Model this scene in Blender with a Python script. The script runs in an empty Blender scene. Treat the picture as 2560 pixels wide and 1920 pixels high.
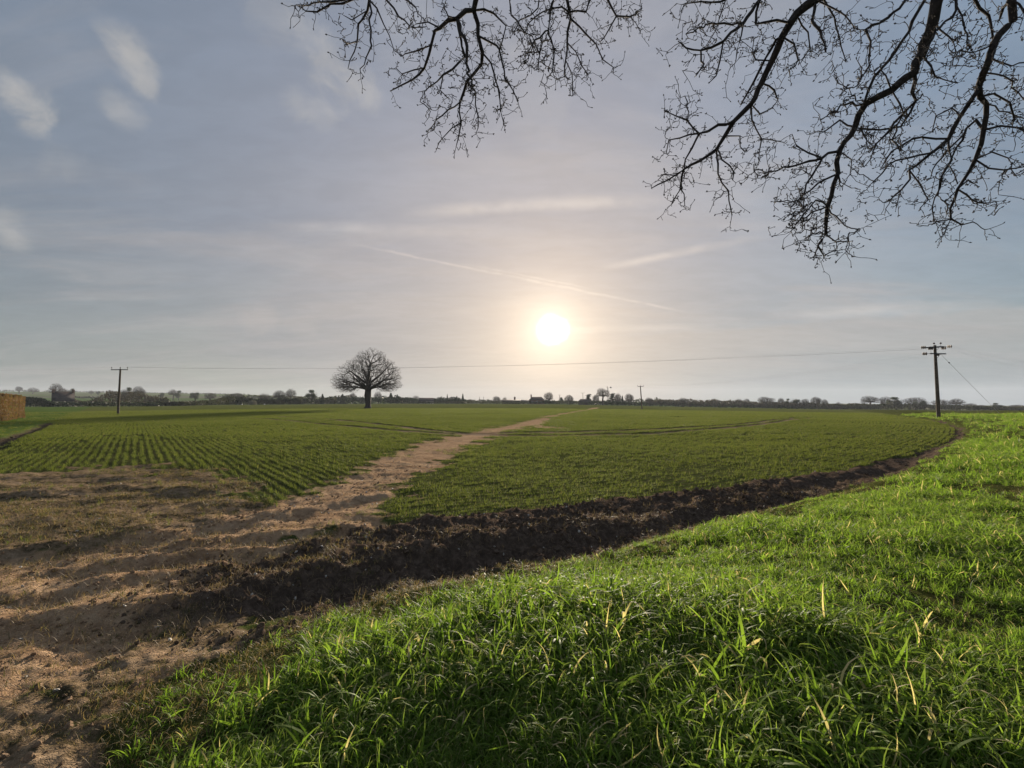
import bpy, math, random
import numpy as np
from mathutils import Vector, Matrix

random.seed(7)
rng = np.random.default_rng(11)
SC = bpy.context.scene
COL = SC.collection
R = math.radians

# ------------------------------------------------------------------ camera
F_PX, HOR, CAMZ = 1152.0, 1004.0, 2.0        # photograph is 2560 x 1920
PITCH = math.atan((HOR - 960.0) / F_PX)
cam_d = bpy.data.cameras.new('camera')
cam_d.sensor_width = 36.0
cam_d.lens = 36.0 * F_PX / 2560.0
cam_d.clip_start = 0.05
cam_d.clip_end = 20000
cam = bpy.data.objects.new('camera', cam_d)
cam.location = (0, 0, CAMZ)
cam.rotation_euler = (math.pi / 2 + PITCH, 0, 0)
COL.objects.link(cam)
SC.camera = cam

def ray(px, py):
    u = (px - 1280.0) / F_PX
    v = (960.0 - py) / F_PX
    return np.array([u, math.cos(PITCH) - v * math.sin(PITCH), math.sin(PITCH) + v * math.cos(PITCH)])

def at(px, py, Y):
    d = ray(px, py)
    t = Y / d[1]
    return np.array([d[0] * t, Y, CAMZ + d[2] * t])

# ------------------------------------------------------------------ world, sun, exposure
sd = ray(1378, 822)
sd = sd / np.linalg.norm(sd)
SUN_EL = math.asin(sd[2])
SUN_AZ = math.atan2(sd[0], sd[1])            # clockwise from +Y

SC.view_settings.view_transform = 'Standard'
SC.view_settings.look = 'None'
SC.view_settings.gamma = 1.0
SC.view_settings.use_curve_mapping = False
SC.view_settings.exposure = 1.15

SC.render.engine = 'CYCLES'
SC.cycles.max_bounces = 5; SC.cycles.diffuse_bounces = 2; SC.cycles.glossy_bounces = 1
SC.cycles.transmission_bounces = 3; SC.cycles.transparent_max_bounces = 4; SC.cycles.volume_bounces = 0

sun_d = bpy.data.lights.new('sun', 'SUN')
sun_d.energy = 4.6
sun_d.angle = R(2.0)
sun_d.color = (1.0, 0.86, 0.68)
sun = bpy.data.objects.new('sun', sun_d)
sun.rotation_euler = Vector(tuple(sd)).to_track_quat('Z', 'Y').to_euler()
sun.location = (0, 0, 60)
COL.objects.link(sun)

world = bpy.data.worlds.new('World')
SC.world = world
world.use_nodes = True
wt = world.node_tree
wt.nodes.clear()

class NT:
    """small helper for writing node trees"""
    def __init__(s, tree): s.t = tree
    def n(s, typ, **kw):
        nd = s.t.nodes.new(typ)
        for k, v in kw.items(): setattr(nd, k, v)
        return nd
    def put(s, sock, v):
        if isinstance(v, (int, float)):
            sock.default_value = v
        elif isinstance(v, (tuple, list)):
            v = tuple(v)
            if sock.type == 'RGBA' and len(v) == 3: v = v + (1,)
            sock.default_value = v
        else:
            s.t.links.new(v, sock)
    def m(s, op, a, b=0.0, c=None, clamp=False):
        nd = s.n('ShaderNodeMath', operation=op, use_clamp=clamp)
        s.put(nd.inputs[0], a); s.put(nd.inputs[1], b)
        if c is not None: s.put(nd.inputs[2], c)
        return nd.outputs[0]
    def v(s, op, a, b=(0, 0, 0), out=0):
        nd = s.n('ShaderNodeVectorMath', operation=op)
        s.put(nd.inputs[0], a)
        if op == 'SCALE': s.put(nd.inputs['Scale'], b)
        else: s.put(nd.inputs[1], b)
        return nd.outputs['Value'] if op in ('DOT_PRODUCT', 'LENGTH') else nd.outputs[0]
    def mr(s, x, a, b, c=0.0, d=1.0, smooth=True):
        nd = s.n('ShaderNodeMapRange', interpolation_type='SMOOTHSTEP' if smooth else 'LINEAR')
        s.put(nd.inputs[0], x)
        for i, q in enumerate((a, b, c, d)): s.put(nd.inputs[i + 1], q)
        return nd.outputs[0]
    def mix(s, f, a, b, mode='MIX'):
        nd = s.n('ShaderNodeMix', data_type='RGBA', blend_type=mode)
        s.put(nd.inputs[0], f); s.put(nd.inputs[6], a); s.put(nd.inputs[7], b)
        return nd.outputs[2]
    def noise(s, vec, scale, detail=4, rough=0.5, dist=0.0):
        nd = s.n('ShaderNodeTexNoise')
        if vec is not None: s.t.links.new(vec, nd.inputs['Vector'])
        nd.inputs['Scale'].default_value = scale
        nd.inputs['Detail'].default_value = detail
        nd.inputs['Roughness'].default_value = rough
        nd.inputs['Distortion'].default_value = dist
        return nd.outputs[0]
    def ramp(s, f, pts):
        nd = s.n('ShaderNodeValToRGB')
        s.put(nd.inputs[0], f)
        cr = nd.color_ramp
        while len(cr.elements) < len(pts): cr.elements.new(0.5)
        for e, (p, c) in zip(cr.elements, pts):
            e.position = p; e.color = tuple(c) + (1,)
        return nd.outputs[0]
    def comb(s, x, y, z):
        nd = s.n('ShaderNodeCombineXYZ')
        s.put(nd.inputs[0], x); s.put(nd.inputs[1], y); s.put(nd.inputs[2], z)
        return nd.outputs[0]
    def sep(s, v):
        nd = s.n('ShaderNodeSeparateXYZ'); s.t.links.new(v, nd.inputs[0]); return nd.outputs

def build_world():
    w = NT(wt)
    out = w.n('ShaderNodeOutputWorld')
    bg = w.n('ShaderNodeBackground')
    bg.inputs['Strength'].default_value = 0.1
    tc = w.n('ShaderNodeTexCoord')
    d = w.v('NORMALIZE', tc.outputs['Generated'])
    x, y, z = w.sep(d)[0:3]
    zc = w.m('MAXIMUM', z, 0.0)
    sky = w.n('ShaderNodeTexSky', sky_type='NISHITA')
    sky.sun_disc = False
    sky.sun_elevation = SUN_EL
    sky.sun_rotation = SUN_AZ
    sky.altitude = 30
    sky.air_density = 1.0
    sky.dust_density = 2.0
    sky.ozone_density = 2.0
    cs = w.v('DOT_PRODUCT', d, tuple(float(q) for q in sd))
    ang = w.m('ARCCOSINE', w.m('MINIMUM', cs, 0.999999))          # radians from the sun
    # veil of thin high cloud: colour by elevation (values are 10 x radiance)
    veil = w.ramp(zc, [(0.0, (1.15, 1.17, 1.18)), (0.05, (1.50, 1.48, 1.44)), (0.12, (1.58, 1.55, 1.56)), (0.30, (1.42, 1.44, 1.64)),
                       (0.55, (1.36, 1.44, 1.74)), (0.72, (1.30, 1.40, 1.74)), (1.0, (1.1, 1.24, 1.6))])
    # the sky is a touch darker and bluer away from the sun
    away = w.mr(ang, 0.25, 1.05)
    veil = w.mix(away, veil, w.mix(1.0, veil, (0.62, 0.73, 0.79), 'MULTIPLY'))
    # bluer towards the right (north-west) side
    bl = w.mr(x, 0.1, 0.75)
    veil = w.mix(bl, veil, w.mix(1.0, veil, (0.92, 1.08, 1.17), 'MULTIPLY'))
    base = w.mix(0.07, veil, w.v('MINIMUM', sky.outputs[0], (5.0, 5.0, 5.0)))
    # high cloud layer coordinates
    inv = w.m('DIVIDE', 1.0, w.m('ADD', zc, 0.12))
    cx = w.m('MULTIPLY', x, inv); cy = w.m('MULTIPLY', y, inv)
    # wispy cirrus streaks, long from left to right
    v1 = w.comb(w.m('ADD', w.m('MULTIPLY', cx, 0.55), w.m('MULTIPLY', cy, 0.12)), w.m('MULTIPLY', cy, 1.6), 3.1)
    n1 = w.noise(v1, 1.3, 9, 0.62, 0.8)
    st = w.mr(n1, 0.42, 0.75)
    base = w.mix(w.m('MULTIPLY', st, 0.42), base, (2.15, 2.0, 1.95))
    v2 = w.comb(w.m('ADD', w.m('MULTIPLY', cx, 0.3), w.m('MULTIPLY', cy, -0.1)), w.m('MULTIPLY', cy, 0.9), 9.4)
    n2 = w.noise(v2, 1.5, 4, 0.5, 0.3)
    base = w.mix(w.m('MULTIPLY', w.mr(n2, 0.45, 0.72), 0.30), base, w.mix(1.0, base, (0.66, 0.72, 0.80), 'MULTIPLY'))
    # low grey-blue bank over the right horizon
    bank = w.m('MULTIPLY', w.mr(w.m('SUBTRACT', z, w.m('MULTIPLY', w.noise(v1, 0.8, 3), 0.05)), 0.085, 0.0), w.mr(x, 0.25, 0.6))
    base = w.mix(w.m('MULTIPLY', bank, 0.65), base, (1.15, 1.38, 1.62))
    # cloud edge low on the right, pale and warm beneath
    ea = ray(1480, 842); eb = ray(2560, 752); en = np.cross(ea, eb); en /= np.linalg.norm(en)
    hz = ray(2000, 980)
    if np.dot(en, hz) < 0: en = -en
    side = w.m('ADD', w.v('DOT_PRODUCT', d, tuple(map(float, en))), w.m('MULTIPLY', w.m('SUBTRACT', w.noise(d, 9.0, 7, .62), .5), .035))
    fe = w.m('MULTIPLY', w.m('MULTIPLY', w.mr(side, 0.0, 0.014), w.mr(side, 0.14, 0.03)), w.mr(x, .12, .38))
    base = w.mix(w.m('MULTIPLY', fe, .55), base, (1.95, 1.86, 1.80))
    # soft small clouds
    puff_noise = w.noise(d, 11.0, 8, 0.62, 0.5)
    def puff(px, py, rad, k, col=(2.45, 2.35, 2.2), sx=1.0):
        p = ray(px, py); p = p / np.linalg.norm(p)
        df = w.v('SUBTRACT', d, tuple(float(q) for q in p))
        df = w.v('MULTIPLY', df, (sx, 1, 1))
        a = w.m('DIVIDE', w.v('LENGTH', df), rad)
        nn = puff_noise
        f = w.mr(w.m('SUBTRACT', w.m('ADD', 1.0, w.m('MULTIPLY', w.m('SUBTRACT', nn, 0.5), 2.6)), a), 0.0, 0.9)
        return w.m('MULTIPLY', f, k), col
    for q in [(300, 85, .028, .35), (330, 125, .036, .55), (350, 170, .036, .6), (368, 215, .022, .45), (285, 255, .026, .35), (320, 295, .026, .3),
              (8, 195, .030, .6), (45, 235, .036, .65), (72, 275, .030, .6), (85, 320, .020, .45), (160, 410, .04, .22), (5, 548, .03, .55), (32, 590, .03, .65),
              (700, 45, .05, .28), (770, 90, .05, .34), (830, 160, .055, .48), (880, 215, .05, .55), (920, 245, .03, .45), (735, 255, .035, .36), (800, 280, .03, .25),
              (660, 805, .03, .4, (2.3, 2.1, 1.95), .5), (750, 815, .026, .34, (2.3, 2.1, 1.95), .5), (1000, 35, .09, .25), (1340, 240, .10, .22)]:
        f, c = puff(*q)
        base = w.mix(w.m('MULTIPLY', f, 0.62), base, c)
    # vapour trails: thin bands along great circles
    def trail(p0, p1, width, k, soft=0.05, col=(3.4, 3.1, 2.85)):
        a = ray(*p0); b = ray(*p1)
        a = a / np.linalg.norm(a); b = b / np.linalg.norm(b)
        n = np.cross(a, b); n /= np.linalg.norm(n)
        mid = a + b; mid /= np.linalg.norm(mid)
        tdir = np.cross(n, mid)
        half = math.acos(float(np.dot(a, b))) / 2
        wob = w.m('MULTIPLY', w.m('SUBTRACT', w.noise(d, 22 if width < .006 else 5, 4, 0.6), 0.5), width * (2.2 if width < .006 else 1.1))
        dist = w.m('ABSOLUTE', w.m('ADD', w.v('DOT_PRODUCT', d, tuple(map(float, n))), wob))
        along = w.m('ABSOLUTE', w.v('DOT_PRODUCT', d, tuple(map(float, tdir))))
        f = w.m('MULTIPLY', w.mr(dist, width, 0.0), w.mr(along, math.sin(half) + soft * .2, math.sin(half) - soft))
        f = w.m('MULTIPLY', f, w.mr(w.noise(d, 40 if width < .006 else 9, 5, .6), 0.3, 0.6, 0.35, 1.0))
        f = w.m('MULTIPLY', f, w.mr(w.v('DOT_PRODUCT', d, tuple(map(float, mid))), 0.0, 0.3))
        return w.m('MULTIPLY', f, k), col
    for q in [((880, 610), (1740, 785), .0042, .34, .10), ((1160, 660), (1480, 722), .0035, .28, .08), ((1480, 675), (1910, 590), .012, .42, .12),
              ((1000, 530), (1690, 500), .02, .42, .15), ((560, 560), (1300, 585), .02, .22, .18), ((1300, 830), (1800, 815), .012, .25, .12),
              ((1900, 790), (2560, 760), .016, .3, .15)]:
        f, c = trail(*q)
        base = w.mix(f, base, c)
    mott = w.mr(w.noise(w.comb(cx, w.m('MULTIPLY', cy, 2.0), 1.7), 5.0, 8, 0.65, 0.4), .3, .7, .955, 1.045)
    base = w.v('SCALE', base, mott)
    # warm aureole of the veiled sun
    g1 = w.m('POWER', 2.718, w.m('DIVIDE', ang, -0.17))
    g2 = w.m('POWER', 2.718, w.m('DIVIDE', ang, -0.045))
    low = w.m('ADD', 0.85, w.m('MULTIPLY', w.mr(z, 0.25, 0.0), 0.15))
    base = w.mix(1.0, base, w.v('SCALE', (4.2, 2.9, 1.6), w.m('MULTIPLY', g1, low)), 'ADD')
    base = w.mix(1.0, base, w.v('SCALE', (2.3, 2.1, 1.7), g2), 'ADD')
    core = w.mr(w.m('ADD', ang, w.m('MULTIPLY', w.m('SUBTRACT', w.noise(d, 14.0, 4, .6), .5), .035)), 0.040, 0.006)
    base = w.mix(1.0, base, w.v('SCALE', (14.0, 13.0, 10.5), core), 'ADD')
    wt.links.new(base, bg.inputs['Color'])
    wt.links.new(bg.outputs[0], out.inputs['Surface'])
build_world()

# ------------------------------------------------------------------ noise and polylines (numpy)
def _h(ix, iy, s):
    n = (ix.astype(np.int64) * 374761393 + iy.astype(np.int64) * 668265263 + s * 982451653) & 0xffffffff
    n = ((n ^ (n >> 13)) * 1274126177) & 0xffffffff
    n = (n ^ (n >> 16)) & 0xffffffff
    return n / 4294967295.0
def vnoise(x, y, f, s=0):
    x = np.asarray(x, float) * f; y = np.asarray(y, float) * f
    ix = np.floor(x); iy = np.floor(y); fx = x - ix; fy = y - iy
    fx = fx * fx * (3 - 2 * fx); fy = fy * fy * (3 - 2 * fy)
    a = _h(ix, iy, s); b = _h(ix + 1, iy, s); c = _h(ix, iy + 1, s); d = _h(ix + 1, iy + 1, s)
    return (a * (1 - fx) + b * fx) * (1 - fy) + (c * (1 - fx) + d * fx) * fy - 0.5
def fbm(x, y, f, o=4, s=0, g=0.5):
    t = 0; a = 1.0
    for k in range(o):
        c, sn = math.cos(0.6 * k), math.sin(0.6 * k)
        t = t + a * vnoise(x * c - y * sn, x * sn + y * c, f, s + k); f *= 2.03; a *= g
    return t
def sstep(x, a, b):
    t = np.clip((x - a) / (b - a), 0, 1); return t * t * (3 - 2 * t)
def smooth_poly(P, n=8):
    P = np.array(P, float); out = []
    for i in range(len(P) - 1):
        p0 = P[max(i - 1, 0)]; p1 = P[i]; p2 = P[i + 1]; p3 = P[min(i + 2, len(P) - 1)]
        for k in range(n):
            t = k / n
            out.append(0.5 * ((2 * p1) + (-p0 + p2) * t + (2 * p0 - 5 * p1 + 4 * p2 - p3) * t * t + (-p0 + 3 * p1 - 3 * p2 + p3) * t ** 3))
    out.append(P[-1])
    return np.array(out)
def pdist(x, y, P, ext=False):
    """distance to polyline, signed (left of it is positive), arclength and tangent angle"""
    best = np.full(x.shape, 1e18); sg = np.zeros(x.shape); ar = np.zeros(x.shape); tg = np.zeros(x.shape)
    L = 0.0; n = len(P) - 1
    for i in range(n):
        ax, ay = P[i][:2]; bx, by = P[i + 1][:2]
        dx, dy = bx - ax, by - ay; l = math.hypot(dx, dy) + 1e-9
        t = ((x - ax) * dx + (y - ay) * dy) / (l * l)
        lo = -1e9 if (ext and i == 0) else 0.0
        hi = 1e9 if (ext and i == n - 1) else 1.0
        t = np.clip(t, lo, hi)
        ex = x - (ax + t * dx); ey = y - (ay + t * dy)
        d2 = ex * ex + ey * ey
        m = d2 < best
        best = np.where(m, d2, best)
        sg = np.where(m, np.sign(dx * (y - ay) - dy * (x - ax)), sg)
        ar = np.where(m, L + t * l, ar)
        tg = np.where(m, math.atan2(dy, dx), tg)
        L += l
    return np.sqrt(best), sg, ar, tg

# ------------------------------------------------------------------ terrain
TX = np.array([-900, 0, 300, 600, 1000, 1380, 1700, 2100, 2560, 3400.])
T_EDGE = np.array([1018, 1018, 1016, 1012.5, 1009, 1010.5, 1017, 1024, 1030, 1032.])
T_DE = np.array([180, 180, 190, 230, 330, 330, 330, 340, 330, 330.])
T_FAR = np.array([976, 979, 982, 986, 1001, 1003, 1005, 1009, 1015, 1016.])
def base_z(x, y):
    Y = np.maximum(y, 1.0)
    px = np.clip(1280 + F_PX * x / Y, -900, 3400)
    ye = np.interp(px, TX, T_EDGE); De = np.interp(px, TX, T_DE); yf = np.interp(px, TX, T_FAR)
    ze = CAMZ - (ye - HOR) / F_PX * De
    t = np.clip((Y - 45) / (De - 45), 0, 1)
    z = ze * t ** 1.2
    zf = CAMZ - (yf - HOR) / F_PX * 1500
    t2 = np.clip((Y - De) / (1500 - De), 0, 1)
    dip = -1.6 * sstep(Y - De, 5, 60)
    z = np.where(Y > De, ze + dip + (zf - ze - dip) * (t2 * t2 * (3 - 2 * t2) * 0.6 + t2 * 0.4), z)
    drop = CAMZ - (np.maximum(yf, 1003) - HOR + 1.5) / F_PX * Y
    z = np.where(Y > 1500, np.where(yf < 1000, zf, np.minimum(zf, drop)), z)
    return z
def G(px, py):
    """ground point under a point of the view, iterated on the terrain"""
    z = 0.0
    for _ in range(12):
        d = ray(px, py); t = (z - CAMZ) / d[2]
        X, Y = d[0] * t, d[1] * t
        z = 0.6 * z + 0.4 * float(base_z(np.array(X), np.array(Y)))
    return (X, Y)

V_EDGE = smooth_poly([(-2.3, -6), (-1.95, 0.5), (-1.9, 2.2), (-2.35, 3.1), (-2.0, 3.95), (-1.25, 4.75), (-0.2, 5.3), (1.25, 6.0), (3.4, 7.5), (7.0, 9.9),
                      (11, 12.9), (19, 20.2), (28.3, 28.9), (38, 40), (46, 51.5), (60, 72)], 5)
F_EDGE = smooth_poly([(-9.5, 5.3), (-5.5, 6.1), (-3.3, 6.9), (-1.26, 8.0), (0.6, 8.7), (2.65, 9.7), (8.2, 12.7), (13.6, 16.3), (21.5, 23.0), (31, 32.5), (37, 39.5), (44, 49), (52, 60)], 5)
PATH = smooth_poly([G(-500, 1700), G(0, 1560), G(300, 1450), G(560, 1370), G(800, 1270), G(1000, 1165), G(1130, 1105), G(1260, 1073), G(1345, 1052), G(1375, 1042), G(1420, 1032), G(1470, 1024.5), G(1492, 1019)], 5)
SPUR = smooth_poly([G(1330, 1062), G(1385, 1070)], 3)
TRAM = [smooth_poly([G(620, 1044), G(760, 1055), G(880, 1066), G(1000, 1077), G(1100, 1085), G(1190, 1085), G(1320, 1082), G(1480, 1080), G(1700, 1072), G(1900, 1056), G(1990, 1044)], 4),
        smooth_poly([G(680, 1040), G(860, 1052), G(1000, 1066), G(1140, 1083), G(1330, 1090), G(1500, 1087), G(1700, 1080), G(1880, 1064), G(2030, 1044)], 4)]
LB = [G(0, 1108), G(135, 1054)]
LBdir = np.array(LB[1]) - np.array(LB[0]); LBdir = LBdir / np.linalg.norm(LBdir)
LB = [tuple(np.array(LB[0]) - LBdir * 40), tuple(np.array(LB[1]) + LBdir * 6)]
RDG = [[G(*p) for p in q] for q in [
    [(-100, 1555), (0, 1540), (250, 1518), (500, 1495), (700, 1455), (850, 1420), (1000, 1402)],
    [(239, 1446), (330, 1425), (430, 1416), (547, 1416)],
    [(278, 1398), (447, 1378), (600, 1370), (746, 1362), (795, 1344)],
    [(447, 1357), (600, 1340), (746, 1329), (900, 1314)],
    [(560, 1300), (760, 1275), (950, 1235)],
    [(120, 1360), (300, 1330), (420, 1330)],
    [(60, 1235), (300, 1215), (480, 1225)]]]

ROW_L = np.array([-0.632, 0.775])
def masks(x, y):
    """what covers the ground at x, y; all fields 0..1"""
    x = np.asarray(x, float); y = np.asarray(y, float)
    wob = fbm(x, y, 0.9, 3, 5) ; wob2 = fbm(x, y, 3.3, 3, 9)
    dv, sv, av, tv = pdist(x, y, V_EDGE, True)
    df, sf, af, tf = pdist(x, y, F_EDGE, True)
    sdv = -dv * sv                      # positive on the verge side
    sdf = df * sf                       # positive on the field side
    near = sstep(y, 14, 4)
    m = {}
    m['sdv'] = sdv; m['sdf'] = sdf; m['tf'] = tf
    verge = sstep(sdv + wob * 0.35 + wob2 * 0.12 * near, -0.05, 0.12)
    dp, sp, ap, tp = pdist(x, y, PATH)
    wd = np.interp(y, [1, 4, 6, 9, 14, 20, 30, 46, 56, 90, 300], [1.9, 1.7, 1.6, 1.35, 1.05, 1.1, 1.25, 1.25, .85, .95, 1.3])
    path = sstep(wd * 1.08 + wob * 1.4 + wob2 * 0.9 - dp, -0.5, 0.6) * (y > 0.5)
    dsp = pdist(x, y, SPUR)[0]
    path = np.maximum(path, sstep(1.0 + wob - dsp, -0.3, 0.3) * 0.8)
    soil = (1 - verge) * sstep(-sdf + wob * 0.5 + wob2 * 0.2, -0.12, 0.15)
    soil = soil * sstep(x + wob * 1.2, -4.4, -2.6) * np.where(x < -0.8, sstep(y + wob * .6, 3.7, 4.5), 1)
    # scrubby, half bare corner on the left
    p0 = np.array(G(620, 1235)); 
    dq = (y - np.interp(x, [-30, -16, -11.5, -8.0, -5.2, -3.5], [12.0, 12.4, 14.6, 12.6, 10.0, 8.2]))
    scrub = sstep(-dq + wob * 2.2 + wob2 * 0.6, -0.4, 0.6) * sstep(-(x) + wob, 1.0, 3.0) * (1 - verge)
    scrub = np.where(sdf < 0, np.maximum(scrub, sstep(-x, 2.2, 3.2) * (1 - verge)), scrub)
    dl, sl, al, tl = pdist(x, y, LB, True)
    sdl = dl * sl
    left_out = sstep(sdl + wob * 0.3, -0.1, 0.3) * (y > 3)
    ldirt = sstep(0.5 + wob * 0.5 + wob2 * .2 - np.abs(sdl), -0.1, 0.2) * (y > 3) * sstep(46 - y, 0, 4)
    lside = np.where((sp > 0) & (y < 75), 1.0, 0.0)            # left of the footpath
    # drill-row coordinate
    cl = x * ROW_L[1] - y * ROW_L[0]
    rl = cl / 0.24 ; rr = sdf / 0.26
    head = (lside > 0) & (y > 43)
    rowc = np.where(lside > 0, np.where(head, y / 0.3, rl), rr)
    rowk = np.where(lside > 0, np.where(head, 0.3, sstep(-x - 0.2 * y, -6, 3)), 0.35 + 0.65 * sstep(x, 4, 16))
    rowk = rowk * sstep(np.hypot(x, y), 90, 30)
    rowa = np.where(lside > 0, np.where(head, 0.0, math.atan2(ROW_L[1], ROW_L[0])), tf)
    tr = np.zeros_like(x)
    trd = np.zeros_like(x)
    for T in TRAM:
        q, s_, a_, _ = pdist(x, y, T)
        tr = np.maximum(tr, sstep(0.46 + wob * 0.18 - q, -0.1, 0.2))
        trd = np.maximum(trd, sstep(0.40 - np.abs(s_ * q - 0.5), -0.1, 0.2) * (y > 15))
    far = sstep(y, 60, 20)
    m.update(verge=verge, path=path * (1 - verge), soil=soil, scrub=scrub, lout=left_out * (1 - ldirt), ldirt=ldirt, rowc=rowc, rowk=rowk,
             rowa=rowa, tram=tr, tramd=trd * (1 - tr), wob=wob, lside=lside, dp=dp, dq=dq)
    return m

def height(x, y, m=None):
    if m is None: m = masks(x, y)
    z = base_z(x, y)
    r = np.hypot(x, y)
    nr = sstep(r, 60, 15)
    z = z + fbm(x, y, 0.12, 3, 21) * 0.12 * sstep(r, 500, 80) * (.3 + .7 * sstep(r, 5, 22))
    # grass bank, a step above the ploughed edge
    bank = sstep(m['sdv'], -0.15, 0.35) * 0.16 + sstep(m['sdv'], 0.2, 2.6) * 0.20
    bank = bank * (0.30 + 0.70 * sstep(x, -2.2, 0.8))
    z = z + bank + m['verge'] * (fbm(x, y, 1.3, 3, 31) * 0.07)
    # right-hand bank swells a little
    z = z + m['verge'] * sstep(x - y * 0.98, 2, 14) * sstep(x, 6, 30) * 0.35
    # furrow: trough beside the bank, ridge at the field edge
    s = m['soil']
    wv = m['sdv']; wf = m['sdf']
    z = z - s * 0.10 * np.exp(-((wv + 0.55) / 0.45) ** 2) + s * 0.045 * np.exp(-((wf + 0.45) / 0.30) ** 2) * nr
    z = z + s * (0.10 * np.abs(fbm(x, y, 1.6, 2, 41)) + 0.11 * (fbm(x, y, 4.2, 5, 43, 0.66))) * (0.4 + 0.6 * nr)
    midr = np.exp(-((wf + 1.35 + 0.3 * m['wob']) / 0.30) ** 2) * 0.07
    z = z + s * midr * nr
    # ridges and ruts of the gateway
    g = np.zeros_like(z)
    for i, P in enumerate(RDG):
        q, s_, a_, _ = pdist(x, y, np.array(P))
        q = q + 0.05 * fbm(x, y, 2.0, 2, 60 + i)
        sg = s_ * q
        w_ = 0.20 if i < 4 else 0.28
        g = g + 0.065 * np.exp(-(sg / w_) ** 2) - 0.045 * np.exp(-((sg + 0.42) / 0.3) ** 2)
    z = z + g * (1 - m['verge']) * sstep(r, 22, 10)
    # general roughness
    dirt = np.clip(m['scrub'] + m['path'], 0, 1) * nr
    z = z + dirt * (fbm(x, y, 2.6, 5, 51, 0.62) * 0.050 + (np.abs(fbm(x, y, 5.5, 3, 53, .6)) * .030 - .008) + fbm(x * .5 - y, y * .5 + x, .9, 2, 57) * 0.09 * m['scrub']) - m['path'] * 0.03
    z = z - m['tram'] * 0.035 + m['tramd'] * 0.03 - m['ldirt'] * 0.14
    z = z + (1 - np.clip(m['verge'] + s + dirt, 0, 1)) * (fbm(x, y, 1.3, 3, 71) * 0.045 + m['rowk'] * 0.010 * np.cos(2 * np.pi * m['rowc'])) * sstep(r, 120, 30)
    return z

# ------------------------------------------------------------------ materials
def pmat(name, rough=0.85, spec=0.25):
    mt = bpy.data.materials.new(name); mt.use_nodes = True
    nt = NT(mt.node_tree); b = mt.node_tree.nodes['Principled BSDF']
    b.inputs['Roughness'].default_value = rough
    b.inputs['Specular IOR Level'].default_value = spec
    return mt, nt, b
def simple(name, col, rough=0.85, var=0.25, scale=6.0, spec=0.25, bump=0.0):
    mt, n, b = pmat(name, rough, spec)
    tc = n.n('ShaderNodeTexCoord')
    f = n.noise(tc.outputs['Object'], scale, 5, 0.6)
    a = tuple(c * (1 - var) for c in col); c2 = tuple(min(1, c * (1 + var)) for c in col)
    n.put(b.inputs['Base Color'], n.mix(n.mr(f, .3, .7), a, c2))
    if bump:
        bp = n.n('ShaderNodeBump'); bp.inputs['Strength'].default_value = 0.7; bp.inputs['Distance'].default_value = bump
        n.put(bp.inputs['Height'], f); n.t.links.new(bp.outputs[0], b.inputs['Normal'])
    return mt

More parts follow.
